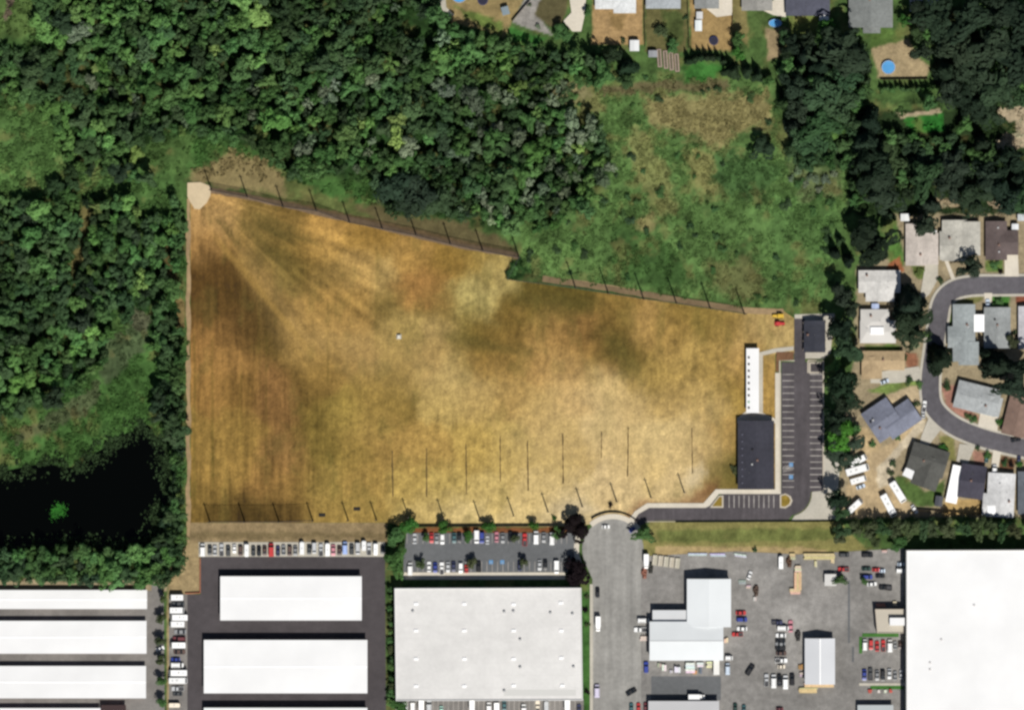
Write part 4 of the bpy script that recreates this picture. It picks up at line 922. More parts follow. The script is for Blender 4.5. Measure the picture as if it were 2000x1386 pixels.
# pools
def pool(label, px, py, r, r2=None, cover=None):
    t = thing('swimming_pool', label, 'pool', (*W(px, py), 0)); a = M(r); b = M(r2 or r); n = 24
    def ring(k): return [(a * k * math.cos(2 * math.pi * i / n), b * k * math.sin(2 * math.pi * i / n)) for i in range(n)]
    wall = MB()
    o_, i_ = ring(1.0), ring(.93)
    for i in range(n):
        j = (i + 1) % n; wall.prism([o_[i], o_[j], i_[j], i_[i]], 0, 1.25)
    part('wall', wall, 'part', t, alb(190, 200, 215)); part('water', MB().sheet(ring(.925), 1.05), 'poolwater', t)
pool('round blue garden pool on the tan plot between dark trees', 1735, 132, 13.5)
pool('small oval blue pool beside the white patio at the top', 1514, 46, 13, 8)
pool('round pool cut by the top edge at the left garden', 897, -6, 14, 12)
def trampoline(label, px, py, r):
    t = thing('trampoline', label, 'trampoline', (*W(px, py), 0)); n = 20; a = M(r)
    part('mat', MB().cyl(0, 0, a * .86, a * .86, .8, .84, n), 'part', t, (.012, .012, .03))
    rim = MB()
    for i in range(n):
        t0, t1 = 2 * math.pi * i / n, 2 * math.pi * (i + 1) / n
        rim.prism([(a * math.cos(t0), a * math.sin(t0)), (a * math.cos(t1), a * math.sin(t1)), (a * .87 * math.cos(t1), a * .87 * math.sin(t1)), (a * .87 * math.cos(t0), a * .87 * math.sin(t0))], .78, .88)
    part('padding', rim, 'part', t, alb(44, 50, 104))
    for i in range(4): part('leg', MB().cyl(a * .9 * math.cos(i * 1.57 + .4), a * .9 * math.sin(i * 1.57 + .4), .04, .04, 0, .78, 6), 'darkmetal', t)
trampoline('dark blue round trampoline on the tan lawn south of the white patio', 1394, 80, 9)
trampoline('dark round trampoline near the top edge beside the pool', 943, 1, 10)
for k, x in enumerate((1288, 1300, 1311, 1322)):
    nm = ['westernmost', 'second from west', 'third from west', 'easternmost'][k]
    t = thing('raised_bed', f'long weathered raised garden bed, {nm} of four, behind the gardens', 'garden bed', (*W(x, 114 + k * 3), 0), math.radians(4), 'raised garden beds')
    part('timber_frame', MB().box(-.95, .95, -4.0, 4.0, 0, .5), 'lumber', t, alb(176, 152, 140)); part('soil', MB().box(-.45, .45, -3.6, 3.6, .1, .53), 'part', t, alb(96, 92, 70))

# ================================================================== POLES, NETS, FENCES
def make_pole(h):
    mb = MB().cyl(0, 0, .34, .24, 0, h, 8)
    return mb
def pole_line(lst, h, where, first=0):
    me = make_pole(h).mesh('shaft', 'pole'); cap = MB().cyl(0, 0, .32, .1, h, h + .3, 8).mesh('cap', 'darkmetal')
    arm = MB().box(-.9, .9, -.07, .07, h - 1.0, h - .82).mesh('cross_arm', 'pole')
    n = len(lst)
    for i, (px, py) in enumerate(lst):
        lab = f'tall dark wooden net pole, {ORD[i + 1]} from the west end of {where}'
        t = thing('net_pole', lab, 'pole', (*W(px, py), 0), 0, 'net poles round the dry field')
        link('shaft', me, t); link('cap', cap, t); link('cross_arm', arm, t)
P_TOP = [(413, 372), (483, 385), (553, 404), (618, 412), (683, 435), (747, 447), (813, 460), (880, 477), (943, 490), (1014, 503)]
P_TOP2 = [(1124, 562), (1188, 573), (1257, 584), (1321, 592), (1387, 602), (1454, 613)]
P_BOT = [(410, 1018), (478, 1018), (545, 1018), (611, 1016), (680, 1015), (735, 1014), (798, 1009), (866, 1010), (937, 1013), (1003, 1006), (1070, 998), (1137, 988), (1204, 978), (1271, 970), (1336, 960)]
pole_line(P_TOP, 14, 'the north west field edge')
pole_line(P_TOP2, 17, 'the north east field edge')
pole_line(P_BOT, 12, 'the south field edge')
def net(lst, h, label, mat='net'):
    ox, oy = W(*lst[0]); t = thing('net_barrier', label, 'net', (ox, oy, 0))
    for a, b in zip(lst[:-1], lst[1:]):
        ax, ay = W(*a); bx, by = W(*b)
        m = MB(); m.add([(ax - ox, ay - oy, .4), (bx - ox, by - oy, .4), (bx - ox, by - oy, h), (ax - ox, ay - oy, h)], [(0, 1, 2, 3)])
        part('net_panel', m, mat, t)
    for a, b in zip(lst[:-1], lst[1:]):
        ax, ay = W(*a); bx, by = W(*b); d = Vector((bx - ax, by - ay)); l = d.length; d /= l
        q = MB()
        for z in (.4, h - .1):
            nx, ny = -d.y * .05, d.x * .05
            q.prism([(ax - ox + nx, ay - oy + ny), (bx - ox + nx, by - oy + ny), (bx - ox - nx, by - oy - ny), (ax - ox - nx, ay - oy - ny)], z, z + .1)
        part('cable', q, 'darkmetal', t)
net(P_BOT[:4], 11, 'dark netting hung on the four western poles of the south field edge')
net(P_TOP, 5.5, 'low dark netting along the north west field edge', 'net_dense')
net([(990, 546)] + P_TOP2, 5.0, 'low dark netting along the north east field edge', 'net_dense')
net([(1014, 503), (990, 546)], 5.0, 'short dark net joining the two northern net lines')
def fence(label, pts, h, cat, panelmat, postmat, pc=None, step=2.6, name='fence', th=.06):
    P = WP(pts); ox, oy = P[0]; t = thing(name, label, cat, (ox, oy, 0))
    post = MB().box(-.08, .08, -.08, .08, 0, h + .12).mesh('post', postmat)
    for a, b in zip(P[:-1], P[1:]):
        d = Vector((b[0] - a[0], b[1] - a[1])); n = max(1, int(d.length / step)); ang = math.atan2(d.y, d.x); s = d.length / n
        panel = MB().box(.1, s - .1, -th / 2, th / 2, .08, h).mesh('panel', panelmat)
        for i in range(n):
            x, y = a[0] + d.x * i / n - ox, a[1] + d.y * i / n - oy
            o = link('post', post, t, pc); o.location = (x, y, 0)
            o = link('panel', panel, t, pc); o.location = (x, y, 0); o.rotation_euler = (0, 0, ang)
        o = link('post', post, t, pc); o.location = (b[0] - ox, b[1] - oy, 0)
DK = alb(72, 58, 44)
fence('dark boarded fence along the north side of the warehouse car park', [(805, 1028), (1108, 1027)], 2.2, 'fence', 'part', 'part', DK)
fence('dark boarded fence along the south side of the range road', [(1320, 1019.5), (1632, 1018)], 1.5, 'fence', 'part', 'part', alb(60, 62, 44))
fence('curved dark fence behind the round end of the cul de sac', arc(1197, 1072, 72, 125, 45, 10), 1.7, 'fence', 'part', 'part', DK)
fence('low orange brick wall around the corner of the storage yard', [(391, 1090), (391, 1157), (362, 1158)], 1.0, 'wall', 'part', 'part', alb(190, 110, 84), name='garden_wall', th=.3)
fence('grey board fence running down the east side of the tan garden', [(1258, 0), (1260, 92)], 1.8, 'fence', 'part', 'part', alb(120, 96, 76))
fence('grey board fence between the green garden and the trampoline garden', [(1343, 0), (1346, 96)], 1.8, 'fence', 'part', 'part', alb(140, 118, 90))
fence('board fence slanting between the gravel yard and the tan yard', [(1036, 0), (1000, 42)], 1.8, 'fence', 'part', 'part', alb(96, 78, 62))
fence('board fence along the south edge of the hedged round pool plot', [(1720, 156), (1812, 155)], 1.8, 'fence', 'part', 'part', alb(110, 92, 70))
fence('board fence on the east side of the trampoline garden', [(1431, 30), (1430, 100)], 1.8, 'fence', 'part', 'part', alb(140, 116, 88))
fence('board fence behind the caravan yard above the tree row', [(1790, 994), (1905, 1003)], 1.7, 'fence', 'part', 'part', alb(112, 92, 74))
# pole shadows painted on the field as thin dark strips
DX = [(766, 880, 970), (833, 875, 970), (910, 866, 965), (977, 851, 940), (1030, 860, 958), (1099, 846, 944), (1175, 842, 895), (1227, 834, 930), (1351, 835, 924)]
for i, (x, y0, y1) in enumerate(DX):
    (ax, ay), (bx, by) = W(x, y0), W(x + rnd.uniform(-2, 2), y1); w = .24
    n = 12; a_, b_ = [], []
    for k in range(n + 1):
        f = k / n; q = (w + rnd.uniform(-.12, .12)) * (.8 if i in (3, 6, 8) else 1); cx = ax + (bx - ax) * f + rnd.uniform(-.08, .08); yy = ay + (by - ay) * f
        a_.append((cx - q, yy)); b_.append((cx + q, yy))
    o = link('pole_shadow_strip', MB().prism(a_ + b_[::-1], .02, .11).mesh('pole_shadow_strip', 'shadow_paint'))
    tag(o, f'painted pole shadow running north to south on the pale lower field, {ORD[i + 1]} from the west', 'ground strip', 'painted pole shadows on the field')
for k, (x, y, lab) in enumerate([(629, 1005, 'small dark mat lying on the field near the south edge, western of two'), (697, 993, 'small dark mat lying on the field near the south edge, eastern of two')]):
    o = link('ground_mat', MB().frus((-1.5, 1.5, -.8, .8), (-1.3, 1.3, -.6, .6), .05, .35).mesh('ground_mat', 'rubber')); o.location = (*W(x, y), 0); tag(o, lab, 'mat')
t = thing('target_marker', 'small white marker standing alone in the middle of the dry field', 'marker', (*W(779, 657), 0))
part('board', MB().frus((-1.0, 1.0, -1.0, 1.0), (-.6, .6, -.6, .6), .1, 1.5), 'part', t, alb(235, 232, 220)); part('base', MB().box(-1.15, 1.15, -1.15, 1.15, .05, .12), 'part', t, alb(180, 176, 160))

# timber and pallets in the industrial yard
def stack(label, px, py, w, h, z, colr, ang=0, cat='timber stack', name='timber_stack', board=.55):
    t = thing(name, label, cat, (*W(px, py), .12), math.radians(ang)); a, b = M(w), M(h)
    long_x = a >= b
    n = max(2, min(8, int((b if long_x else a) / board)))
    for i in range(n):
        c = tuple(min(.8, v * rnd.uniform(.82, 1.1)) for v in alb(*colr)); zz = z * rnd.uniform(.8, 1.0)
        if long_x: part('plank', MB().box(-a / 2 + rnd.uniform(0, .5), a / 2 - rnd.uniform(0, .5), -b / 2 + b * i / n + .03, -b / 2 + b * (i + 1) / n - .03, 0, zz), 'lumber', t, c)
        else: part('plank', MB().box(-a / 2 + a * i / n + .03, -a / 2 + a * (i + 1) / n - .03, -b / 2 + rnd.uniform(0, .5), b / 2 - rnd.uniform(0, .5), 0, zz), 'lumber', t, c)
TAN = (236, 208, 160)
stack('long tan timber stack beside the grass verge, longest of the yard', 1600, 1086, 62, 12, 1.2, TAN)
stack('short tan timber stack at the verge next to the brown heap', 1548, 1086, 12, 12, 1.0, (220, 200, 160))
stack('tall narrow tan timber stack standing out into the yard', 1558, 1134, 14, 36, 1.6, (240, 210, 160))
stack('square cream timber stack at the north end of the narrow stack', 1558, 1110, 14, 12, 1.4, (246, 232, 200))
stack('cross laid tan timber stack at the south end of the narrow stack', 1553, 1154, 22, 11, 1.2, (240, 214, 172))
stack('single upright bundle of planks south of the long stack', 1593, 1100, 5, 14, 1.0, (240, 220, 190))
stack('bundle of planks reaching south from the long stack, eastern one', 1626, 1094, 7, 12, 1.0, (240, 216, 178))
stack('yellowish timber piled along the south end of the ribbed metal building, wide piece', 1600, 1337, 60, 8, 1.4, (238, 206, 160))
stack('yellowish timber piled in front of the ribbed metal building, front piece', 1578, 1347, 38, 10, 1.2, (240, 210, 160))
stack('small brown timber pile beside the west wall of the ribbed metal building', 1564, 1302, 10, 12, 1.0, (190, 150, 96))
stack('white pipes laid along the verge, western bundle', 1362, 1082, 38, 5, .6, (226, 228, 236), cat='pipes', name='pipe_bundle')
stack('white pipes laid along the verge, middle bundle', 1402, 1083, 32, 6, .6, (214, 220, 236), cat='pipes', name='pipe_bundle')
stack('white pipes laid along the verge at a slant, eastern bundle', 1446, 1084, 26, 6, .6, (222, 226, 224), -8, cat='pipes', name='pipe_bundle')
for k in range(5):
    t = thing('concrete_block', f'pale concrete slab leaning by the cul de sac, {ORD[k + 1]} from the west of five', 'concrete slab', (*W(1279 + k * 11, 1093 + k * 1.5), .1), math.radians(-6), 'pale concrete slabs')
    part('slab', MB().box(-1.05, 1.05, -2.3, 2.3, 0, .9), 'lumber', t, alb(196 + 4 * (k % 2), 190, 170)); part('top_edge', MB().box(-.9, -.2, -2.1, 2.1, .9, .98), 'lumber', t, alb(216, 208, 190))
for px, py, w, h, z, c, lab in [(1297, 1303, 9, 15, 1.8, (250, 250, 250), 'white crate pile behind the workshop, westernmost of the storage pens'), (1323, 1307, 12, 13, 1.8, (252, 252, 250), 'triangular white crate pile in the storage pens'),
                                (1348, 1303, 20, 20, 2.2, (254, 252, 246), 'largest white crate pile in the storage pens behind the workshop'), (1367, 1297, 14, 9, 1.6, (250, 246, 236), 'white crate pile just east of the largest'),
                                (1385, 1297, 12, 12, 1.6, (250, 236, 206), 'cream crate pile next to the tall white container'), (1357, 1312, 9, 7, 1.2, (226, 168, 104), 'orange brown crate at the foot of the largest white pile'),
                                (1368, 1308, 5, 15, 1.4, (120, 128, 140), 'narrow grey crate among the white piles'), (1288, 1298, 8, 10, 1.2, (190, 186, 178), 'grey pallet pile at the west end of the storage pens'), (1311, 1310, 6, 8, 1.0, (210, 214, 214), 'pale pallet between the first two white piles'),
                                (1258, 1246, 18, 9, 1.0, (232, 224, 210), 'pale pallet pile beside the west wall of the workshop'), (1419, 1164, 7, 8, 1.0, (236, 222, 184), 'cream crate against the east wall of the workshop'),
                                (1418, 1250, 8, 11, 1.2, (250, 232, 190), 'cream crate south east of the workshop'), (1474, 1168, 6, 9, 1.0, (222, 222, 218), 'small white bin south of the brown heap'),
                                (1462, 1145, 10, 6, .8, (226, 206, 200), 'pinkish pallet in the open yard'), (1449, 1136, 16, 8, .6, (170, 176, 172), 'flat grey pallet in the open yard'),
                                (1720, 1181, 20, 7, 1.0, (214, 160, 124), 'orange brown pallets along the north wall of the annex'), (1748, 1178, 10, 9, 1.0, (226, 210, 186), 'cream pallets along the north wall of the annex'),
                                (1699, 1349, 9, 7, 1.1, (220, 96, 84), 'red crate below the grass strip, western one'), (1739, 1348, 8, 7, 1.1, (222, 98, 84), 'red crate below the grass strip, eastern one'),
                                (1716, 1349, 6, 6, 1.0, (236, 232, 226), 'white crate below the grass strip, western one'), (1729, 1349, 6, 6, 1.0, (238, 240, 234), 'white crate below the grass strip, eastern one'),
                                (1727, 1076, 12, 5, .8, (225, 205, 190), 'pale pallet under the trees north of the black car'), (1564, 1316, 9, 8, 1.0, (222, 200, 196), 'pink box beside the ribbed metal building'), (1740, 1005, 9, 10, 1.4, (240, 214, 150), 'yellow bin between the two long caravans')]:
    stack(lab, px, py, w, h, z, c, cat='crates', name='crate_stack', board=.8)
t = thing('container', 'tall white container at the east end of the storage pens', 'container', (*W(1399, 1302), .12))
part('box', MB().box(-1.3, 1.3, -3.2, 3.2, 0, 2.6), 'roofwhite', t, alb(254, 252, 246)); part('door', MB().box(-1.2, 1.2, -3.27, -3.2, .1, 2.5), 'part', t, alb(220, 220, 216))
heap = MB()
for k in range(9):
    a, r = k * .7, .9 * rnd.random(); heap.frus((a * 0 + math.cos(a) * r - .9, math.cos(a) * r + .9, math.sin(a) * r * 2 - .9, math.sin(a) * r * 2 + .9), (math.cos(a) * r - .3, math.cos(a) * r + .4, math.sin(a) * r * 2 - .3, math.sin(a) * r * 2 + .4), .1, 1.0 + .13 * k)
def place_heap(px, py, c, lab):
    o = link('scrap_heap', heap.mesh('scrap_heap', 'lumber'), None, alb(*c)); o.location = (*W(px, py), 0.05); tag(o, lab, 'scrap heap')
place_heap(1541, 1096, (104, 74, 54), 'dark brown scrap heap beside the white trailer'); place_heap(1476, 1152, (96, 76, 64), 'brown scrap heap in the open yard'); place_heap(1258, 1118, (168, 110, 90), 'reddish scrap heap south of the white truck')
place_heap(1270, 1108, (60, 60, 54), 'dark small heap beside the pale slabs')
place_heap(1558, 1240, (58, 56, 56), 'dark small heap north west of the ribbed building')

# ================================================================== VEHICLES
def P(name, mb, mat, parent, keep=False):
    o = part(name, mb, mat, parent); o['paint'] = 1 if mat == 'paintwork' else 0; return o
def wheels(t, xs, y, r=.33, w=.24):
    me = MB().wheel(0, 0, r, r, w).mesh('wheel', 'rubber')
    for x in xs:
        for s in (-1, 1):
            o = link('wheel', me, t); o.location = (x, s * y, 0)
def mk_car(t):
    P('body', MB().loft([(-2.3, .62, .66, .4, .72), (-2.1, .84, .8, .28, .88), (-1.2, .9, .84, .24, .95), (.9, .9, .84, .24, .93), (1.8, .86, .8, .28, .8), (2.25, .68, .62, .38, .66)]), 'paintwork', t)
    P('window_glass', MB().frus((-1.75, 1.05, -.78, .78), (-1.0, .3, -.6, .6), .92, 1.36), 'glass', t)
    P('roof', MB().frus((-1.02, .3, -.62, .62), (-.9, .2, -.55, .55), 1.361, 1.42), 'paintwork', t)
    wheels(t, (-1.4, 1.4), .8)
def mk_suv(t):
    P('body', MB().loft([(-2.35, .78, .78, .42, .98), (-2.2, .9, .86, .34, 1.06), (.9, .94, .88, .32, 1.06), (1.9, .9, .86, .34, .98), (2.3, .74, .7, .42, .84)]), 'paintwork', t)
    P('window_glass', MB().frus((-2.15, 1.15, -.82, .82), (-1.95, .45, -.68, .68), 1.05, 1.62), 'glass', t)
    P('roof', MB().frus((-1.97, .45, -.7, .7), (-1.85, .3, -.62, .62), 1.621, 1.7), 'paintwork', t)
    wheels(t, (-1.45, 1.4), .84, .36)
def mk_pickup(t):
    P('body', MB().loft([(-.6, .92, .88, .4, 1.0), (1.1, .94, .88, .4, 1.04), (2.2, .9, .84, .42, .98), (2.65, .76, .72, .5, .86)]), 'paintwork', t)
    b = MB().box(-2.7, -.62, -.93, -.8, .45, 1.02).box(-2.7, -.62, .8, .93, .45, 1.02).box(-2.8, -2.71, -.93, .93, .45, 1.0)
    P('bed_side', b, 'paintwork', t)
    P('bed_floor', MB().box(-2.7, -.62, -.79, .79, .45, .6), 'darkmetal', t)
    P('window_glass', MB().frus((-.55, 1.2, -.82, .82), (-.35, .6, -.66, .66), 1.03, 1.58), 'glass', t)
    P('roof', MB().frus((-.36, .6, -.68, .68), (-.28, .5, -.6, .6), 1.581, 1.66), 'paintwork', t)
    wheels(t, (-1.8, 1.7), .86, .38)
def mk_van(t):
    P('body', MB().loft([(-2.7, .9, .86, .4, 1.95), (-2.6, .98, .92, .34, 2.1), (1.0, .98, .92, .34, 2.12), (1.75, .96, .86, .34, 1.4), (2.55, .84, .74, .4, 1.0)]), 'paintwork', t)
    P('windscreen', MB().add([(1.06, -.82, 2.1), (1.06, .82, 2.1), (1.74, .82, 1.44), (1.74, -.82, 1.44), (1.12, -.8, 2.15), (1.12, .8, 2.15), (1.8, .8, 1.49), (1.8, -.8, 1.49)], [(4, 7, 6, 5), (0, 1, 2, 3), (0, 4, 5, 1), (2, 6, 7, 3), (0, 3, 7, 4), (1, 5, 6, 2)]), 'glass', t)
    P('roof_rack', MB().box(-2.0, .6, -.7, -.62, 2.16, 2.24).box(-2.0, .6, .62, .7, 2.16, 2.24), 'darkmetal', t)
    wheels(t, (-1.7, 1.6), .88, .36)
def mk_rv(t):
    P('body', MB().loft([(-4.3, 1.1, 1.0, .5, 2.8), (-4.1, 1.22, 1.14, .4, 3.0), (3.2, 1.22, 1.14, .4, 3.0), (4.0, 1.18, 1.05, .45, 2.1), (4.4, 1.0, .9, .5, 1.4)]), 'paintwork', t)
    P('windscreen', MB().frus((3.55, 4.1, -.9, .9), (3.5, 3.85, -.85, .85), 2.0, 2.62), 'glass', t)
    P('air_conditioner', MB().frus((-.9, .1, -.4, .4), (-.8, 0, -.3, .3), 2.98, 3.3), 'wall', t).color = (*alb(235, 235, 232), 1)
    P('roof_hatch', MB().box(-2.8, -2.2, -.3, .3, 2.98, 3.12), 'wall', t).color = (*alb(200, 204, 206), 1)
    wheels(t, (-2.3, 2.9), 1.08, .42)
def mk_trailer(t):
    P('body', MB().loft([(-2.9, 1.0, .96, .5, 2.3), (2.6, 1.0, .96, .5, 2.3), (3.1, .6, .5, .6, 2.1)]), 'paintwork', t)
    P('tow_bar', MB().box(3.1, 4.0, -.07, .07, .5, .6), 'darkmetal', t)
    P('roof_hatch', MB().box(-.4, .3, -.35, .35, 2.29, 2.42), 'wall', t).color = (*alb(215, 218, 220), 1)
    wheels(t, (-.5, .4), .92, .34)
def mk_truck(t):
    P('cargo_box', MB().box(-3.6, 1.5, -1.15, 1.15, .8, 3.1), 'paintwork', t)
    P('cab', MB().loft([(1.62, 1.05, .98, .5, 2.3), (2.6, 1.05, .95, .5, 2.25), (2.9, 1.0, .9, .5, 1.5), (3.7, .9, .82, .5, 1.25)]), 'paintwork', t)
    P('windscreen', MB().frus((2.55, 2.98, -.85, .85), (2.5, 2.75, -.8, .8), 1.5, 2.28), 'glass', t)
    P('chassis', MB().box(-3.6, 3.4, -.5, .5, .45, .8), 'darkmetal', t)
    wheels(t, (-2.2, 2.8), .95, .45)
def mk_tractor(t):
    P('body', MB().loft([(-.4, .55, .5, .6, 1.1), (1.7, .5, .45, .6, 1.2), (1.9, .4, .35, .7, 1.0)]), 'paintwork', t)
    P('cab_roof', MB().frus((-1.5, .1, -.75, .75), (-1.4, 0, -.68, .68), 2.1, 2.22), 'paintwork', t)
    q = MB()
    for a_ in (-1.4, .0):
        for b_ in (-.65, .65): q.box(a_ - .04, a_ + .04, b_ - .04, b_ + .04, .9, 2.1)
    P('cab_post', q, 'darkmetal', t)
    P('seat', MB().box(-1.2, -.5, -.35, .35, .7, 1.2), 'darkmetal', t)
    P('rear_deck', MB().box(-2.0, -.4, -.8, .8, .5, .72), 'paintwork', t)
    wheels(t, (-1.1,), .85, .6, .4); wheels(t, (1.3,), .6, .38, .28)
MK = {'car': mk_car, 'suv': mk_suv, 'pickup': mk_pickup, 'van': mk_van, 'rv': mk_rv, 'trailer': mk_trailer, 'truck': mk_truck, 'tractor': mk_tractor}
LEN = {'car': 4.6, 'suv': 4.7, 'pickup': 5.4, 'van': 5.2, 'rv': 8.7, 'trailer': 6.2, 'truck': 7.3, 'tractor': 3.9}
VN = {'car': ('parked_car', 'car'), 'suv': ('parked_car', 'car'), 'pickup': ('pickup_truck', 'pickup'), 'van': ('parked_van', 'van'), 'rv': ('motorhome', 'motorhome'), 'trailer': ('trailer', 'trailer'), 'truck': ('box_truck', 'truck'), 'tractor': ('small_tractor', 'tractor')}
WORD = {'car': 'car', 'suv': 'estate car', 'pickup': 'pickup truck', 'van': 'van', 'rv': 'motorhome', 'trailer': 'trailer', 'truck': 'box truck', 'tractor': 'small tractor'}
CC = {'white': (.80, .80, .79), 'silver': (.46, .47, .48), 'grey': (.22, .225, .23), 'charcoal': (.055, .058, .06), 'black': (.012, .012, .014), 'red': (.46, .035, .035), 'maroon': (.13, .035, .04), 'blue': (.03, .05, .26), 'light blue': (.30, .40, .68),
      'navy': (.035, .04, .09), 'dark green': (.02, .05, .04), 'brown': (.09, .055, .045), 'cream': (.72, .64, .52), 'pink': (.5, .2, .24), 'teal': (.05, .12, .13), 'yellow': (.62, .40, .04), 'pale blue': (.5, .58, .68), 'lavender': (.58, .54, .68), 'mint': (.35, .58, .50)}
PROTO = {}
def vehicle(kind, px, py, ang, colr, label, group=None, L=None, z=.13):
    if kind not in PROTO:
        t = thing(VN[kind][0], label, VN[kind][1]); MK[kind](t); PROTO[kind] = t
    else:
        t = copy_thing(PROTO[kind])
        if t.get('group'): del t['group']
    t['label'] = label; t['category'] = VN[kind][1]
    if group: t['group'] = group
    t.location = (*W(px, py), z); t.rotation_euler = (0, 0, math.radians(ang))
    k = (L / S / LEN[kind]) if L else 1.0
    t.scale = (k, max(.92, min(1.12, k)) * (1.2 if kind == 'rv' else 1.06), 1)
    v = rnd.uniform(.92, 1.08)
    for c in t.children:
        if c.get('paint'): c.color = tuple(min(.86, x * v) for x in CC[colr]) + (1,)
    return t
def row(items, where, end, group):
    """items run from the named end of the row; each (kind, px, py, ang, colour[, length])"""
    tot = {}
    for it in items: tot[(it[4], WORD[it[0]])] = tot.get((it[4], WORD[it[0]]), 0) + 1
    cnt = {}
    for it in items:
        key = (it[4], WORD[it[0]]); cnt[key] = cnt.get(key, 0) + 1
        if tot[key] == 1: lab = f'the one {key[0]} {key[1]} in {where}'
        else: lab = f'{ORD[cnt[key]]} {key[0]} {key[1]} from the {end} in {where}'
        vehicle(it[0], it[1], it[2], it[3], it[4], lab, group, it[5] if len(it) > 5 else None)
def V(kind, x, y, c, L=None, flip=None):
    up = rnd.random() < .5 if flip is None else flip
    return (kind, x, y, 90 if up else -90, c, L)
def Hh(kind, x, y, c, L=None):
    return (kind, x, y, 0 if rnd.random() < .5 else 180, c, L)
row([V('van', 396, 1073, 'white', 24), V('car', 410, 1074, 'charcoal'), V('car', 420, 1074, 'silver'), V('pickup', 433, 1073, 'silver'), V('suv', 446, 1075, 'charcoal'), V('car', 458, 1071, 'white', 17), V('suv', 470, 1075, 'brown'),
     V('trailer', 482, 1074, 'white', 25), V('car', 495, 1075, 'charcoal'), V('car', 506, 1075, 'black'), V('car', 517, 1075, 'brown'), V('van', 530, 1073, 'red', 25), V('car', 543, 1075, 'navy'), V('car', 554, 1073, 'grey'), V('suv', 566, 1075, 'brown'),
     V('car', 577, 1075, 'grey'), V('trailer', 590, 1070, 'white', 26), V('car', 604, 1073, 'charcoal'), V('van', 614, 1070, 'silver', 21), V('pickup', 627, 1073, 'silver'), V('trailer', 640, 1073, 'white', 26), V('car', 651, 1074, 'pink', 22), V('car', 663, 1075, 'brown'),
     V('van', 674, 1069, 'light blue', 24), V('suv', 687, 1072, 'charcoal'), V('van', 699, 1071, 'silver'), V('trailer', 711, 1065, 'white', 20), V('pickup', 721, 1071, 'silver'), V('trailer', 734, 1072, 'white', 23), V('car', 747, 1073, 'charcoal', 17)],
    'the storage yard verge row', 'west', 'vehicles parked along the storage yard verge')
row([V('car', 810, 1051, 'silver'), V('car', 843, 1050, 'red'), V('car', 853, 1051, 'grey'), V('suv', 864, 1052, 'white'), V('car', 887, 1050, 'teal'), V('car', 897, 1049, 'black'), V('van', 931, 1048, 'white', 25), V('suv', 941, 1049, 'blue', 23), V('car', 952, 1054, 'silver', 16),
     V('car', 970, 1048, 'pink'), V('car', 982, 1050, 'grey'), V('suv', 997, 1047, 'black'), V('pickup', 1025, 1053, 'red', 24), V('van', 1047, 1049, 'white', 25), V('car', 1062, 1049, 'grey'), V('van', 1078, 1051, 'white', 24)],
    'the north row of the warehouse lot', 'west', 'cars in the north row of the warehouse car park')
row([V('van', 801, 1110, 'white', 24), V('car', 838, 1106, 'white'), V('car', 850, 1108, 'blue'), V('pickup', 863, 1109, 'white'), V('car', 875, 1107, 'silver'), V('car', 886, 1106, 'navy'), V('suv', 900, 1108, 'white'), V('car', 911, 1110, 'red', 16), V('suv', 935, 1106, 'black', 22),
     V('car', 1015, 1104, 'navy'), V('car', 1054, 1103, 'silver'), V('car', 1065, 1102, 'black'), V('van', 1087, 1107, 'white', 25)],
    'the south row of the warehouse lot', 'west', 'cars in the south row of the warehouse car park')
row([V('car', 792, 1380, 'white'), V('van', 806, 1383, 'white'), V('truck', 823, 1380, 'white', 30, False), V('van', 838, 1380, 'silver', 28), V('car', 862, 1387, 'mint', 18), V('truck', 922, 1380, 'white', 30, False), V('van', 955, 1382, 'white'), V('truck', 970, 1386, 'white', 30, False), V('car', 985, 1378, 'teal'),
     V('van', 1023, 1386, 'white', 24), V('pickup', 1050, 1380, 'cream', 26), V('trailer', 1067, 1380, 'silver', 24), V('truck', 1108, 1380, 'white', 32, False), V('car', 1131, 1384, 'navy')],
    'the bottom row against the grey warehouse', 'west', 'vehicles behind the grey warehouse')
row([Hh('rv', 345, 1166, 'white', 27), Hh('car', 348, 1179, 'charcoal', 25), Hh('rv', 346, 1191, 'white', 28), Hh('rv', 350, 1205, 'white', 34), Hh('rv', 346, 1218, 'white', 30), Hh('car', 352, 1233, 'grey', 24), Hh('suv', 350, 1247, 'maroon', 25), Hh('rv', 348, 1259, 'white', 30), Hh('car', 351, 1272, 'brown', 23),
     Hh('car', 343, 1287, 'blue', 18), Hh('van', 347, 1298, 'white', 24), Hh('rv', 348, 1313, 'white', 36), Hh('rv', 348, 1328, 'white', 36), Hh('pickup', 347, 1344, 'silver', 24), Hh('car', 347, 1354, 'charcoal', 19), Hh('trailer', 341, 1376, 'cream', 22)],
    'the caravan column by the dark yard', 'north', 'vehicles in the caravan column')
row([Hh('pickup', 1518, 1215, 'navy', 21), Hh('van', 1530, 1226, 'white'), Hh('car', 1525, 1240, 'white'), Hh('car', 1524, 1250, 'black'), Hh('car', 1524, 1257, 'grey'), Hh('suv', 1524, 1264, 'black'), Hh('car', 1526, 1275, 'brown'), Hh('pickup', 1526, 1289, 'white'), Hh('car', 1526, 1301, 'cream', 15)],
    'the grey yard\'s upright column', 'north', 'cars in the upright row of the grey yard')
row([V('pickup', 1497, 1327, 'silver', 24), V('van', 1511, 1329, 'white', 26), V('car', 1522, 1327, 'black', 25), V('van', 1534, 1331, 'white', 26), V('suv', 1547, 1326, 'black', 24)], 'the row beside the ribbed building', 'west', 'cars in the short row of the grey yard')
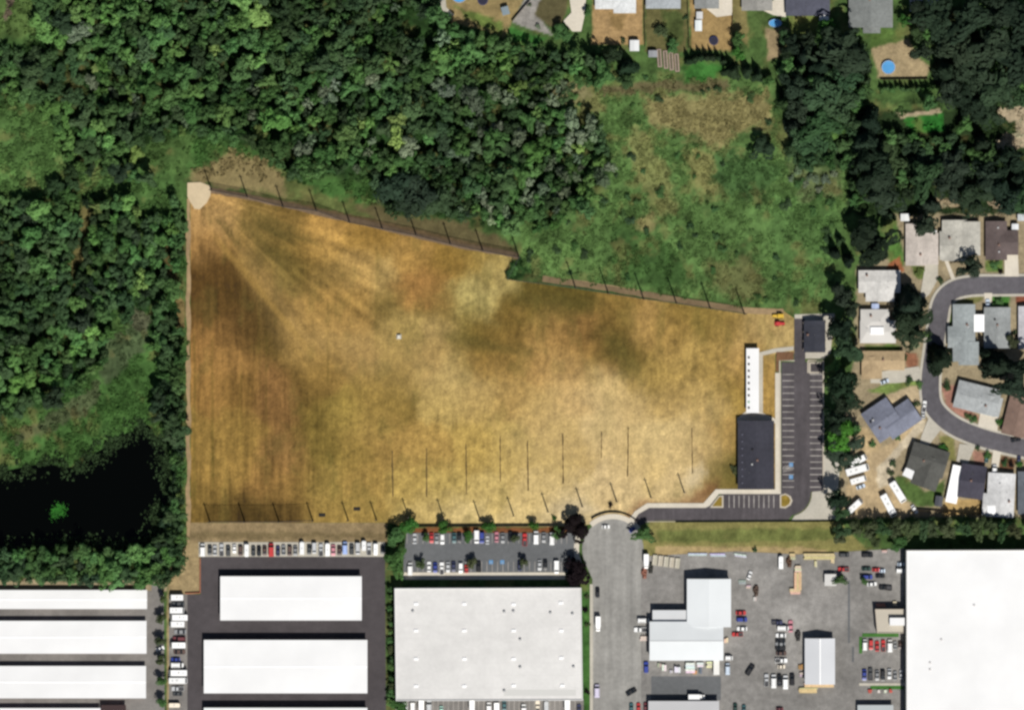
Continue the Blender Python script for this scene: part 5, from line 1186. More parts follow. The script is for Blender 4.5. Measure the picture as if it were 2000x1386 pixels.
row([V('van', 1689, 1258, 'white', 21), V('suv', 1701, 1258, 'red', 20), V('car', 1713, 1261, 'red'), V('pickup', 1725, 1260, 'red', 22), V('van', 1738, 1260, 'white', 24), V('car', 1748, 1259, 'grey', 16), V('car', 1758, 1259, 'brown', 16)], 'the upper row by the huge white building', 'west', 'cars in the upper row by the white building')
row([V('car', 1688, 1317, 'blue', 22), V('pickup', 1700, 1315, 'charcoal', 24), V('car', 1713, 1318, 'grey'), V('suv', 1724, 1318, 'black', 22), V('car', 1737, 1315, 'silver'), V('car', 1748, 1318, 'grey', 18), V('car', 1760, 1316, 'silver', 18)], 'the lower row by the huge white building', 'west', 'cars in the lower row by the white building')
for it in [('suv', 1649, 1083, 0, 'charcoal', 'dark grey car alone beside the east end of the timber', 20), ('pickup', 1647, 1111, 180, 'red', 'red pickup truck beside the green yard tree', 21), ('suv', 1694, 1083, 0, 'black', 'black car alone under the grass verge', 22), ('car', 1692, 1110, 0, 'dark green', 'dark green car next to the red one in the scattered group', 18),
           ('car', 1711, 1112, 0, 'red', 'small red car in the scattered group by the white building', 15), ('suv', 1694, 1126, 0, 'blue', 'bright blue car in the scattered group by the white building', 20), ('car', 1719, 1124, 0, 'black', 'black car just right of the bright blue one', 18), ('car', 1703, 1140, 5, 'white', 'white car below the bright blue one', 19), ('pickup', 1729, 1147, 175, 'black', 'black pickup truck at the bottom of the scattered group', 25),
           ('car', 1723, 1114, 0, 'pale blue', 'pale car touching the small red car', 12), ('car', 1760, 1101, 0, 'pale blue', 'silvery car tight against the huge white building, upper of two', 15), ('van', 1759, 1114, 0, 'white', 'white van tight against the huge white building', 16), ('car', 1183, 1028, 0, 'white', 'white car on the round head of the cul de sac', 16), ('car', 1235, 1034, 35, 'blue', 'blue car at the north east kerb of the cul de sac', 13),
           ('car', 1167, 1156, 90, 'black', 'black car parked at the west kerb of the road'), ('truck', 1168, 1217, -90, 'white', 'white box truck parked at the west kerb of the road', 29), ('van', 1166, 1348, 90, 'lavender', 'pale lavender van parked at the west kerb of the road', 25), ('car', 1233, 1350, 30, 'black', 'black car driving at a slant near the bottom of the road', 22), ('truck', 1262, 1095, -90, 'white', 'white box truck standing at the east side of the cul de sac', 28),
           ('van', 1257, 1211, 0, 'white', 'white van west of the workshop, upper of two', 22), ('pickup', 1251, 1229, 180, 'white', 'white pickup truck west of the workshop, lower of two', 26), ('suv', 1262, 1302, 90, 'blue', 'dark blue car at the south west corner of the workshop', 22), ('car', 1233, 1381, 90, 'teal', 'dark teal car at the bottom edge beside two red ones', 19), ('car', 1247, 1381, 90, 'red', 'bright red car at the bottom edge beside the pale grey roof', 19), ('car', 1261, 1380, 90, 'maroon', 'deep maroon car at the bottom edge beside the pale grey roof', 19),
           ('truck', 1360, 1360, 0, 'white', 'white truck on the grey slab behind the workshop', 32), ('car', 1447, 1196, 0, 'red', 'red car east of the workshop, at the top of the group', 20), ('suv', 1449, 1209, 0, 'blue', 'deep blue car below the red one east of the workshop', 21), ('car', 1449, 1227, 180, 'white', 'white car east of the workshop between blue and red', 20), ('pickup', 1440, 1238, 180, 'red', 'red pickup truck close to the east wall of the workshop', 21),
           ('van', 1424, 1284, 0, 'white', 'small white van at the south east corner of the workshop', 14), ('van', 1421, 1305, 90, 'pale blue', 'pale blue van south east of the workshop', 22), ('suv', 1465, 1307, 58, 'black', 'black car at a slant in the open grey yard', 24), ('car', 1464, 1123, 70, 'white', 'white car alone in the upper open yard', 17), ('trailer', 1525, 1098, 90, 'white', 'white trailer beside the brown scrap heap', 26), ('car', 1544, 1222, 90, 'pink', 'faded red car beside the upright stack of parked cars', 23),
           ('car', 1436, 1381, 90, 'dark green', 'dark car at the bottom edge of the yard, western of two', 18), ('car', 1453, 1384, 90, 'teal', 'dark car at the bottom edge of the yard, eastern of two', 18), ('car', 1523, 1384, 0, 'maroon', 'maroon car at the bottom edge below the short row', 14),
           ('tractor', 1519, 617, 180, 'yellow', 'yellow tractor at the north east corner of the field', 22), ('tractor', 1523, 632, 0, 'red', 'red tractor just south of the yellow one', 20),
           ('rv', 1676, 899, 28, 'white', 'white motorhome at the tree edge, northernmost of the caravan yard', 36), ('rv', 1674, 917, 16, 'white', 'longest white motorhome on the west side of the caravan yard', 46), ('rv', 1676, 937, 16, 'white', 'white motorhome below the longest one in the caravan yard', 32), ('car', 1681, 950, 18, 'pale blue', 'pale blue car beside the western motorhomes', 18), ('rv', 1669, 988, 42, 'white', 'white motorhome alone at the south west of the caravan yard', 36),
           ('rv', 1753, 960, -58, 'white', 'long white motorhome beside the dark grey house garden', 46), ('rv', 1735, 986, -62, 'white', 'long white motorhome running into the tree row', 48), ('car', 1786, 994, -55, 'white', 'white car at the garden fence south of the dark grey house', 18),
           ('pickup', 1805, 793, 82, 'white', 'white pickup truck on the verge at the street bend', 22), ('car', 1803, 810, 90, 'silver', 'silver car behind the white pickup on the street verge', 14), ('car', 1728, 745, 20, 'pale blue', 'pale car at the end of the tan house drive', 17), ('car', 1929, 594, 90, 'pale blue', 'pale blue car on the drive inside the street bend', 20), ('van', 1942, 918, 85, 'white', 'white van in front of the pale ridged house', 22), ('car', 1927, 895, 80, 'teal', 'dark teal car on the front plot west of the white van', 16),
           ('car', 1984, 858, 12, 'black', 'black car parked at the north kerb of the lower street', 20), ('suv', 312, 1250, 60, 'blue', 'blue car half under a tree beside the storage lane', 17), ('car', 313, 1266, 20, 'white', 'white car between two trees beside the storage lane', 17), ('car', 1990, 897, 90, 'navy', 'dark car on the drive near the right edge of the lower street', 14)]:
    vehicle(*it[:6], None, it[6] if len(it) > 6 else None)
for o in bpy.data.objects:
    if 'paint' in o: del o['paint']
# ================================================================== TREES
def crown_arrays(kind, seed, nleaf=420):
    nleaf = int(nleaf * 1.6)
    r = np.random.default_rng(seed)
    V_, F_ = [], []
    def ball(c, rad, sq, lumps):
        # rough dark inner body
        n, m_ = 8, 5; vs = []; o = sum(len(v) for v in V_)
        for j in range(m_ + 1):
            ph = math.pi * j / m_
            for i in range(n):
                th = 2 * math.pi * i / n; k = rad * (1 + lumps * (r.random() - .5))
                vs.append((c[0] + k * math.sin(ph) * math.cos(th), c[1] + k * math.sin(ph) * math.sin(th), c[2] + sq * k * math.cos(ph)))
        fs = [(o + j * n + i, o + (j + 1) * n + i, o + (j + 1) * n + (i + 1) % n, o + j * n + (i + 1) % n) for j in range(m_) for i in range(n)]
        V_.append(np.array(vs)); F_.append(np.array(fs))
    if kind == 'conifer':
        ball((0, 0, -.15), .52, 1.25, .3)
        t = r.random(nleaf) ** .75            # 0 top .. 1 bottom
        whorl = np.floor(t * 8) / 8 + r.normal(0, .015, nleaf)
        nb = 7 + (whorl * 5).astype(int)
        th = (np.floor(r.random(nleaf) * nb) / nb) * 2 * math.pi + whorl * 9 + r.normal(0, .13, nleaf)
        rr = whorl * (.35 + .65 * np.sqrt(r.random(nleaf))) * (1 + .22 * np.sin(th * 3 + seed))
        z = 1 - 2 * whorl - .22 * rr
        P_ = np.stack([rr * np.cos(th), rr * np.sin(th), z], 1)
        N_ = np.stack([.7 * np.cos(th), .7 * np.sin(th), np.full(nleaf, .8)], 1)
        size = r.uniform(.05, .12, nleaf)
    else:
        ncl = {'broad': 15, 'airy': 19, 'shrub': 8, 'round': 11}[kind]
        cs = []
        for i in range(ncl):
            u = r.random(); th = 2 * math.pi * (i / ncl + r.random() * .5) * 2.4; ph = math.acos(1 - 1.45 * u)
            k = r.uniform(.35, .92)
            cs.append((k * math.sin(ph) * math.cos(th), k * math.sin(ph) * math.sin(th), .75 * k * math.cos(ph) + .05, r.uniform(.24, .44) if kind != 'airy' else r.uniform(.18, .34)))
        ball((0, 0, -.16), .52 if kind != 'airy' else .36, .8, .6)
        cs = np.array(cs); w = cs[:, 3] ** 2; w /= w.sum()
        ci = r.choice(ncl, nleaf, p=w)
        d = r.normal(size=(nleaf, 3)); d[:, 2] = np.abs(d[:, 2]) * .9 - .15; d /= np.linalg.norm(d, axis=1)[:, None]
        P_ = cs[ci, :3] + d * (cs[ci, 3] * r.uniform(.75, 1.12, nleaf))[:, None]
        N_ = d * .8 + P_ * .5 + np.array([0, 0, .35])
        size = r.uniform(.045, .105, nleaf) * (1.15 if kind != 'airy' else .95)
    N_ = N_ + r.normal(0, .32, (nleaf, 3)); N_ /= np.linalg.norm(N_, axis=1)[:, None]
    a = np.cross(N_, r.normal(size=(nleaf, 3))); a /= np.linalg.norm(a, axis=1)[:, None]
    b = np.cross(N_, a)
    a *= size[:, None]; b *= (size * r.uniform(.6, 1.0, nleaf))[:, None]
    q = np.stack([P_ - a - b * .6, P_ + a - b, P_ + a * .7 + b, P_ - a * .8 + b * .8], 1).reshape(-1, 3)
    o = sum(len(v) for v in V_)
    V_.append(q); F_.append(np.arange(nleaf * 4).reshape(-1, 4) + o)
    co = np.concatenate(V_); th = np.arctan2(co[:, 1], co[:, 0]); am = .07 if kind == 'conifer' else .05 if kind == 'round' else .17
    k = 1 + am * np.sin(2 * th + r.uniform(0, 6)) + am * np.sin(3 * th + r.uniform(0, 6)) + am * .7 * np.sin(5 * th + r.uniform(0, 6))
    co[:, :2] *= k[:, None]; co[:, 2] *= 1 + .12 * np.sin(3 * th + r.uniform(0, 6))
    return co, np.concatenate(F_)
def raw_mesh(name, co, q, mat, tone=None):
    me = bpy.data.meshes.new(name)
    me.vertices.add(len(co)); me.vertices.foreach_set('co', co.ravel().astype(np.float32))
    me.loops.add(q.size); me.loops.foreach_set('vertex_index', q.ravel().astype(np.int32))
    me.polygons.add(len(q)); me.polygons.foreach_set('loop_start', np.arange(0, q.size, 4, dtype=np.int32))
    me.update(calc_edges=True)
    if tone is not None:
        at = me.color_attributes.new('tone', 'FLOAT_COLOR', 'POINT')
        at.data.foreach_set('color', np.concatenate([tone, np.ones((len(tone), 1))], 1).ravel().astype(np.float32))
    me.materials.append(MAT[mat]); return me
CROWN = {}; ARR = {}
for kind, cnt, nl in (('broad', 6, 460), ('airy', 4, 420), ('round', 3, 420), ('conifer', 4, 560), ('shrub', 3, 170)):
    ARR[kind] = [crown_arrays(kind, 40 + 7 * i + len(kind), nl) for i in range(cnt)]
    CROWN[kind] = [raw_mesh('crown', *a, 'leaf') for a in ARR[kind]]
tm = MB().cyl(0, 0, 1.0, .55, 0, .7, 7)
for k in range(5):
    a = k * 1.257 + .3; c, s_ = math.cos(a), math.sin(a)
    p0, p1 = Vector((0, 0, .45 + .04 * k)), Vector((c * 3.6, s_ * 3.6, .85 + .02 * k)); n = Vector((-s_, c, 0))
    tm.add([p0 + n * .4, p0 - n * .4, p0 + Vector((0, 0, .05)), p1 + n * .1, p1 - n * .1, p1 + Vector((0, 0, .02))], [(0, 1, 4, 3), (1, 2, 5, 4), (2, 0, 3, 5), (3, 4, 5)])
TRUNK = tm.mesh('trunk', 'bark')
TONE = {'dark': (.046, .084, .036), 'deep': (.028, .048, .026), 'mid': (.068, .140, .046), 'bright': (.100, .195, .056), 'lime': (.150, .225, .066), 'grey': (.135, .175, .110), 'purple': (.013, .009, .011), 'olive': (.070, .092, .042), 'conifer': (.026, .05, .028), 'lush': (.050, .135, .028),
        'vivid': (.065, .185, .030), 'edark': (.032, .051, .031), 'edeep': (.020, .034, .021), 'emid': (.045, .088, .041)}
def jit(c, a=.16):
    v = rnd.uniform(1 - a, 1 + a)
    return tuple(max(.004, x * v * rnd.uniform(1 - a * .5, 1 + a * .5)) for x in c)
def tree(px, py, r, h, kind, tone, label, group=None, name=None, sy=1.0, cat='tree', base=.15):
    t = thing(name or ('conifer_tree' if kind == 'conifer' else 'shrub' if kind == 'shrub' else 'leafy_tree'), label, cat, (*W(px, py), 0), 0, group)
    R = M(r); vr = h * (.5 if kind == 'conifer' else .38 if kind != 'shrub' else .5)
    if kind in ('broad', 'airy', 'round'): vr = max(vr, .75 * R)
    o = link('crown', rnd.choice(CROWN[kind]), t, jit(TONE[tone]))
    o.location = (0, 0, max(h - vr, vr * .8)); o.scale = (R, R * sy, vr); o.rotation_euler = (0, 0, rnd.uniform(0, 6.28) if sy == 1 else 0)
    o = link('trunk', TRUNK, t); k = max(.08, .035 * h) if kind != 'conifer' else .03 * h
    o.scale = (k, k, h * .8)
    return t

EXPL = [  # px, py, radius px, height m, kind, tone, label
    (1700, 472, 44, 15, 'round', 'deep', 'very large dark round tree west of the beige house'), (1774, 594, 38, 18, 'conifer', 'dark', 'huge cone shaped tree beside the two off white roofs'), (1778, 642, 36, 13, 'broad', 'dark', 'broad dark tree south of the huge cone shaped one'),
    (1833, 700, 32, 14, 'conifer', 'conifer', 'dark spreading conifer overhanging the west side of the street'), (1893, 522, 22, 10, 'broad', 'dark', 'dark tree standing at the street in front of the pale grey house'), (1945, 712, 34, 15, 'conifer', 'deep', 'very dark tree south of the two grey roofs'), (1990, 718, 26, 12, 'broad', 'deep', 'dark tree at the right edge east of the very dark one'),
    (1925, 690, 16, 11, 'conifer', 'deep', 'slim dark tree north west of the very dark one'), (1972, 756, 28, 11, 'broad', 'dark', 'dark green tree north of the brown roof at the right edge'), (1975, 668, 12, 7, 'broad', 'olive', 'small olive tree beside the pale house at the right edge'),
    (1640, 470, 12, 8, 'conifer', 'dark', 'small dark conifer at the meadow edge, northern one'), (1630, 494, 14, 10, 'conifer', 'deep', 'narrow dark conifer at the meadow edge, middle one'), (1656, 508, 15, 12, 'conifer', 'deep', 'narrow dark conifer at the meadow edge, right beside the very large tree'),
    (1638, 575, 20, 12, 'broad', 'dark', 'dark tree west of the upper off white roof'), (1660, 598, 18, 10, 'broad', 'dark', 'dark tree touching the upper off white roof'), (1644, 640, 25, 13, 'broad', 'deep', 'large dark tree between the garage and the lower off white roof'), (1654, 680, 24, 11, 'broad', 'mid', 'green tree south of the garage on the lot line'),
    (1632, 712, 16, 6, 'broad', 'bright', 'low bright green tree at the corner of the garage apron'), (1645, 755, 32, 14, 'broad', 'deep', 'large dark tree on the east edge of the car park, northern'), (1650, 790, 24, 11, 'broad', 'dark', 'dark tree just south of the large northern one by the car park'), (1634, 820, 24, 12, 'broad', 'deep', 'deep dark tree west of the slate blue house'),
    (1638, 850, 27, 13, 'round', 'vivid', 'vivid green tree on the east edge of the car park'), (1662, 838, 18, 9, 'broad', 'mid', 'green tree touching the slate blue house'), (1645, 880, 34, 11, 'broad', 'dark', 'dark wide tree south of the vivid green one'), (1634, 972, 20, 12, 'round', 'deep', 'oval dark tree standing alone at the apron corner'),
    (1640, 1000, 14, 8, 'broad', 'dark', 'small dark tree between the oval one and the tree row'),
    (1808, 440, 22, 11, 'broad', 'dark', 'dark slender tree between the beige and the pale grey house'), (1812, 400, 24, 13, 'conifer', 'dark', 'dark conifer north of the beige house'), (1900, 392, 32, 13, 'broad', 'dark', 'dark broad tree behind the pale grey house'), (1955, 385, 30, 14, 'broad', 'deep', 'dark broad tree behind the dark brown house'), (1990, 392, 26, 12, 'broad', 'mid', 'green tree at the right edge behind the dark brown house'),
    (1735, 420, 14, 8, 'conifer', 'deep', 'small very dark tree left of the little white shed'), (1720, 380, 36, 14, 'broad', 'dark', 'dark tree north of the very large round one'), (1700, 330, 38, 15, 'broad', 'deep', 'dark tall tree west of the lawn, southern'), (1690, 280, 38, 15, 'conifer', 'dark', 'dark tall conifer west of the lawn, middle'), (1695, 238, 30, 14, 'conifer', 'deep', 'dark conifer at the north west corner of the lawn'),
    (1735, 314, 30, 9, 'broad', 'dark', 'dark tree below the south west corner of the lawn'), (1780, 322, 28, 9, 'conifer', 'deep', 'dark conifer south of the lawn'), (1822, 322, 28, 9.0, 'broad', 'deep', 'dark tree south east of the lawn'), (1860, 320, 26, 12, 'broad', 'dark', 'dark tree between the lawn and the right hand gardens'), (1800, 350, 34, 13, 'broad', 'mid', 'green tree in the wood between lawn and houses'), (1850, 360, 30, 12, 'broad', 'dark', 'dark tree south of the lawn trees, near the tan patch'),
    (1915, 280, 20, 15, 'conifer', 'deep', 'tall thin dark conifer near the tan plot at the right'), (1925, 310, 18, 8, 'broad', 'mid', 'green tree just south of the tall thin conifer'), (1968, 318, 28, 13, 'broad', 'deep', 'dark tree under the tan plot at the right edge'), (1925, 345, 26, 12, 'broad', 'dark', 'dark tree in the middle of the right edge wood'), (1985, 350, 24, 12, 'conifer', 'deep', 'dark conifer at the right edge below the tan plot'),
    (1830, 40, 40, 15, 'broad', 'dark', 'dark tree at the top right, leftmost of the big mass'), (1795, 35, 26, 13, 'broad', 'deep', 'deep dark tree overhanging the light grey roof'), (1890, 40, 42, 16, 'broad', 'dark', 'dark tree at the top edge in the middle of the big mass'), (1945, 25, 34, 15, 'broad', 'deep', 'deep dark tree at the top edge near the right corner'), (1990, 55, 40, 16, 'broad', 'deep', 'deep dark tree in the top right corner'),
    (1870, 95, 40, 15, 'broad', 'dark', 'dark tree in the centre left of the big mass'), (1930, 95, 40, 16, 'broad', 'dark', 'dark tree in the centre right of the big mass'), (1980, 130, 40, 15, 'broad', 'dark', 'dark tree at the right edge of the big mass'), (1845, 140, 34, 16, 'conifer', 'deep', 'dark conifer east of the round pool'), (1900, 150, 36, 14, 'broad', 'dark', 'dark tree at the lower middle of the big mass'), (1950, 175, 36, 14, 'broad', 'mid', 'green tinged tree at the lower right of the big mass'),
    (1890, 205, 32, 12, 'broad', 'deep', 'dark tree at the foot of the big mass, east of the lawn'), (1855, 185, 26, 12, 'broad', 'dark', 'dark tree at the east end of the hedge row'), (1925, 225, 26, 10, 'broad', 'dark', 'dark tree north of the tall thin conifer'), (1985, 190, 20, 10, 'broad', 'mid', 'green tree at the right edge above the tan plot'),
    (1640, 100, 48, 17, 'broad', 'dark', 'very broad dark tree between the navy roof and the round pool'), (1655, 140, 36, 14, 'broad', 'mid', 'green tree south of the very broad dark one'), (1600, 130, 30, 15, 'conifer', 'deep', 'dark conifer west of the very broad tree'), (1570, 110, 22, 13, 'conifer', 'deep', 'dark conifer below the garden of the navy house'), (1545, 90, 18, 10, 'broad', 'deep', 'dark tree at the top of the eastern meadow wood'),
    (1600, 190, 34, 13, 'broad', 'mid', 'green tree in the wood east of the meadow, upper'), (1550, 170, 26, 12, 'broad', 'dark', 'dark tree on the meadow edge, upper'), (1560, 210, 26, 11, 'broad', 'dark', 'dark tree on the meadow edge, middle'), (1640, 205, 32, 12, 'broad', 'mid', 'green tree in the wood east of the meadow, middle'), (1595, 245, 34, 12, 'broad', 'mid', 'green tree in the wood east of the meadow, lower'), (1548, 248, 22, 12, 'conifer', 'deep', 'dark conifer on the meadow edge, lower'),
    (1585, 285, 28, 10, 'broad', 'mid', 'green tree at the south end of the eastern meadow wood'), (1635, 250, 26, 9, 'broad', 'bright', 'bright green tree left of the tall dark conifers'), (1655, 290, 22, 8, 'broad', 'mid', 'green tree at the wood edge left of the dark tall ones'), (1548, 300, 18, 8, 'broad', 'dark', 'small dark tree at the southern wood edge'), (1490, 292, 24, 9, 'round', 'deep', 'dark round tree alone in the meadow'),
    (1225, 132, 24, 14, 'conifer', 'conifer', 'dark conifer south of the square white shed'), (1195, 112, 18, 9, 'broad', 'deep', 'dark tree west of the square white shed'), (1222, 160, 16, 7, 'broad', 'dark', 'dark tree just south of the dark conifer by the shed'), (1440, 78, 14, 9, 'broad', 'mid', 'green tree on the line between two gardens, upper'), (1442, 108, 14, 9, 'broad', 'lush', 'green tree on the line between two gardens, lower'),
    (1430, 140, 20, 12, 'conifer', 'deep', 'dark pointed tree at the meadow top, western'), (1458, 140, 15, 12, 'conifer', 'deep', 'dark pointed tree at the meadow top, middle'), (1480, 148, 16, 11, 'conifer', 'deep', 'dark pointed tree at the meadow top, eastern'), (1498, 160, 12, 8, 'broad', 'mid', 'green tree at the meadow top, beside the pointed trees'), (1314, 90, 14, 5, 'broad', 'mid', 'green tree over the north end of the raised beds'), (1148, 25, 8, 5, 'broad', 'mid', 'narrow green tree along the pale patio'),
    (1290, 62, 14, 5, 'broad', 'olive', 'olive tree in the green garden'), (1100, 66, 18, 7, 'broad', 'mid', 'green tree at the foot of the pale patio'), (1615, 50, 13, 8, 'broad', 'lush', 'bright green tree between the navy and the large grey house'), (1768, 40, 14, 8, 'broad', 'lush', 'green tree between the large grey and the light grey roof'), (1790, 70, 16, 9, 'broad', 'dark', 'dark tree south of the light grey roof'), (1800, 105, 18, 10, 'broad', 'dark', 'dark tree between the round pool and the big mass'),
    (770, 372, 38, 14, 'round', 'edark', 'very dark tree of the clump by the north fence, western'), (822, 378, 36, 14, 'broad', 'edark', 'very dark tree of the clump by the north fence, middle'), (800, 405, 28, 12, 'broad', 'edark', 'very dark tree of the clump by the north fence, southern'), (862, 395, 30, 12, 'broad', 'dark', 'dark tree of the clump by the north fence, eastern'),
    # car park and street trees
    (798, 1027, 15, 8, 'round', 'lush', 'green round tree at the west end of the warehouse lot hedge'), (773, 1048, 17, 9, 'round', 'mid', 'green tree at the north west corner of the warehouse lot'), (772, 1098, 22, 10, 'broad', 'mid', 'large dark green tree west of the warehouse lot'), (868, 1028, 12, 7, 'round', 'lush', 'green tree in the north hedge of the warehouse lot, next after the corner'), (955, 1029, 11, 6.5, 'round', 'lush', 'green tree in the middle of the north hedge of the warehouse lot'),
    (832, 1048, 8, 4.5, 'round', 'mid', 'small tree between the silver and the red car'), (915, 1047, 9, 5, 'round', 'lush', 'small tree just west of the white van and blue car'), (1006, 1050, 7, 4, 'round', 'olive', 'small olive tree between parked cars near the black one'), (1042, 1026, 8, 6, 'round', 'lush', 'small green tree in the hedge above the white van'), (1089, 1041, 11, 6, 'round', 'mid', 'green tree left of the dark purple tree'),
    (1123, 1033, 25, 9, 'round', 'purple', 'dark purple leaved tree at the cul de sac, northern'), (1124, 1116, 27, 10, 'round', 'purple', 'dark purple leaved tree at the cul de sac, southern'), (821, 1100, 9, 5.5, 'round', 'olive', 'small tree in the south row of the lot, western'), (921, 1098, 9, 5.5, 'round', 'olive', 'small tree in the south row of the lot, middle'), (1023, 1098, 8, 5.5, 'round', 'olive', 'small tree in the south row of the lot, eastern'),
    (1255, 1042, 16, 8, 'broad', 'mid', 'green tree on the east side of the cul de sac'), (1639, 1131, 12, 5, 'broad', 'mid', 'green tree beside the cream and white hut'), (1687, 1134, 7, 4, 'round', 'mid', 'tiny tree left of the white car in the scattered group'), (780, 1380, 13, 6, 'broad', 'mid', 'green tree at the south west corner of the warehouse'),
    (1754, 1062, 16, 8, 'broad', 'mid', 'green tree at the north west corner of the huge white building'), (1640, 1046, 14, 8, 'broad', 'olive', 'olive tree in front of the row at the verge'), (1706, 1056, 12, 7, 'broad', 'olive', 'olive tree in front of the row above the yard'),
]
for e in EXPL:
    e = list(e)
    if e[0] > 1500 and e[4] in ('broad', 'conifer', 'round') and e[3] >= 10: e[3] *= 1.3; e[2] *= 1.06; e[5] = {'dark': 'edark', 'deep': 'edeep', 'conifer': 'edeep', 'mid': 'emid'}.get(e[5], e[5])
    if e[0] < 1300 and e[1] > 1000: e[2] *= 1.15
    tree(*e)
for k, (x, y, r) in enumerate([(319, 1169, 8), (315, 1206, 10), (314, 1250, 10), (316, 1287, 11), (316, 1328, 11), (316, 1370, 11)]):
    tree(x, y, r, 7, 'round', 'olive' if k < 4 else 'mid', f'street tree beside the storage lane, {ORD[k + 1]} from the north of six', 'street trees beside the storage lane')
for k in range(15):
    tree(1642 + k * 26 + rnd.uniform(-4, 4), 1032 + rnd.uniform(-3, 3), rnd.uniform(15, 20), rnd.uniform(9, 12), 'broad', 'olive' if k % 3 else 'dark', f'dense dark tree in the long row behind the yards, {ORD[k + 1]} from the west', 'dense row of trees behind the yards', name='hedge_tree')
for k in range(12):
    tree(1722 + k * 10, 172 + rnd.uniform(-3, 3), rnd.uniform(6.5, 9), rnd.uniform(5, 7), 'conifer', 'mid', f'narrow evergreen in the hedge south of the round pool, {ORD[k + 1]} from the west', 'evergreen hedge south of the round pool', name='hedge_tree')
for k in range(14):
    tree(764 + rnd.uniform(-2, 2), 1150 + k * 17 + rnd.uniform(-3, 3), rnd.uniform(6, 9), rnd.uniform(3, 5), 'round', ['mid', 'bright', 'mid', 'olive'][k % 4], f'rounded bush along the west wall of the warehouse, {ORD[k + 1]} from the north', 'bushes along the warehouse wall', name='bush', cat='bush')
for k in range(7):
    tree(1345 + k * 11.5, 116 + rnd.uniform(-6, 4), rnd.uniform(8, 11), rnd.uniform(6, 9), 'conifer', 'deep', f'dark evergreen behind the trampoline garden, {ORD[k + 1]} from the west', 'dark evergreens behind the trampoline garden', name='hedge_tree')
N_EXPL = len(EXPL) + 6 + 15 + 12 + 7

# ---- the woods: sampled crowns, the largest become single trees, the rest one mass
def sample(poly, spacing, rmin, rmax, hk, tones, kinds, region, existing, n_try=14000):
    a = np.array(poly); out = []
    x0, y0, x1, y1 = a[:, 0].min(), a[:, 1].min(), a[:, 0].max(), a[:, 1].max()
    cand = np.stack([rng.uniform(x0, x1, n_try), rng.uniform(y0, y1, n_try)], 1)
    ok = poly_sd(cand[:, 0], cand[:, 1], poly) < -4
    lk = poly_sd(cand[:, 0], cand[:, 1], LAKE) > 6
    fd = poly_sd(cand[:, 0], cand[:, 1], FIELD) > 8
    for (x, y) in cand[ok & lk & fd]:
        if any(poly_sd(np.array([x]), np.array([y]), g)[0] < 0 for g in GAPS): continue
        n = float(fbm(np.array([x / 60]), np.array([y / 60]), 6)[0])
        r = rmin + (rmax - rmin) * min(1, max(0, (n - .3) / .4)) * rng.uniform(.6, 1.1) + rng.uniform(0, 2)
        if existing:
            e = np.array(existing)
            if (((e[:, 0] - x) ** 2 + (e[:, 1] - y) ** 2) < ((e[:, 2] + r) * spacing) ** 2).any(): continue
        existing.append((x, y, r))
        out.append((x, y, r, tones, kinds, region, hk))
    return out
GAPS = [[(640, 335), (728, 335), (740, 440), (640, 420)], [(890, 425), (1000, 440), (1000, 490), (900, 470)], [(-40, 190), (95, 215), (135, 300), (140, 345), (60, 400), (-40, 380)], [(150, 330), (330, 360), (345, 420), (290, 430), (250, 390), (190, 400), (150, 380)], [(765, 28), (845, 22), (850, 60), (830, 82), (790, 70)], [(985, 55), (1065, 78), (1040, 98), (1000, 88)], [(152, 395), (180, 400), (182, 440), (165, 505), (140, 540), (130, 520), (156, 450)],
        [(325, 470), (362, 590), (362, 640), (345, 640), (343, 560), (318, 520)], [(255, 600), (300, 600), (300, 690), (215, 720)], [(395, 300), (560, 330), (560, 350), (395, 350)], [(92, 300), (130, 300), (130, 340), (92, 340)]]
ex = [(e[0], e[1], e[2]) for e in EXPL]
woods = []
woods += sample(WOOD_N, .74, 7, 22, 1.0, [('mid', 6), ('bright', 3), ('dark', 3), ('grey', .6), ('deep', .4), ('lime', .4)], [('broad', 5), ('airy', 4)], 'the wood north of the dry field', ex)
woods += sample(WOOD_W, .76, 7, 20, .95, [('mid', 5), ('bright', 2.5), ('dark', 4), ('deep', .8), ('lime', .4)], [('broad', 5), ('airy', 3), ('round', 1)], 'the wood west of the dry field', ex)
woods += sample(SHORE_E, .62, 8, 14, 1.05, [('dark', 5), ('mid', 2), ('deep', 3)], [('broad', 4), ('airy', 3)], 'the narrow belt between pond and field', ex, 5000)
woods += sample(SHORE_S, .62, 9, 17, 1.0, [('dark', 5), ('mid', 3), ('deep', 1)], [('broad', 5), ('airy', 2)], 'the belt south of the black pond', ex, 5000)
woods += sample(WOOD_E, .66, 9, 18, 1.0, [('dark', 4), ('mid', 4), ('deep', 3)], [('broad', 5), ('conifer', 1)], 'the wood by the top right gardens', ex, 6000)
woods += sample([(1660, 270), (1740, 262), (1860, 270), (1940, 300), (1990, 300), (1990, 400), (1880, 380), (1660, 400)], .80, 8, 13, .8, [('dark', 4), ('mid', 3), ('deep', 3)], [('broad', 5)], 'the wood above the eastern houses', ex, 4000)
def pick(ws):
    t = rnd.uniform(0, sum(w for _, w in ws))
    for k, w in ws:
        t -= w
        if t <= 0: return k
    return ws[-1][0]
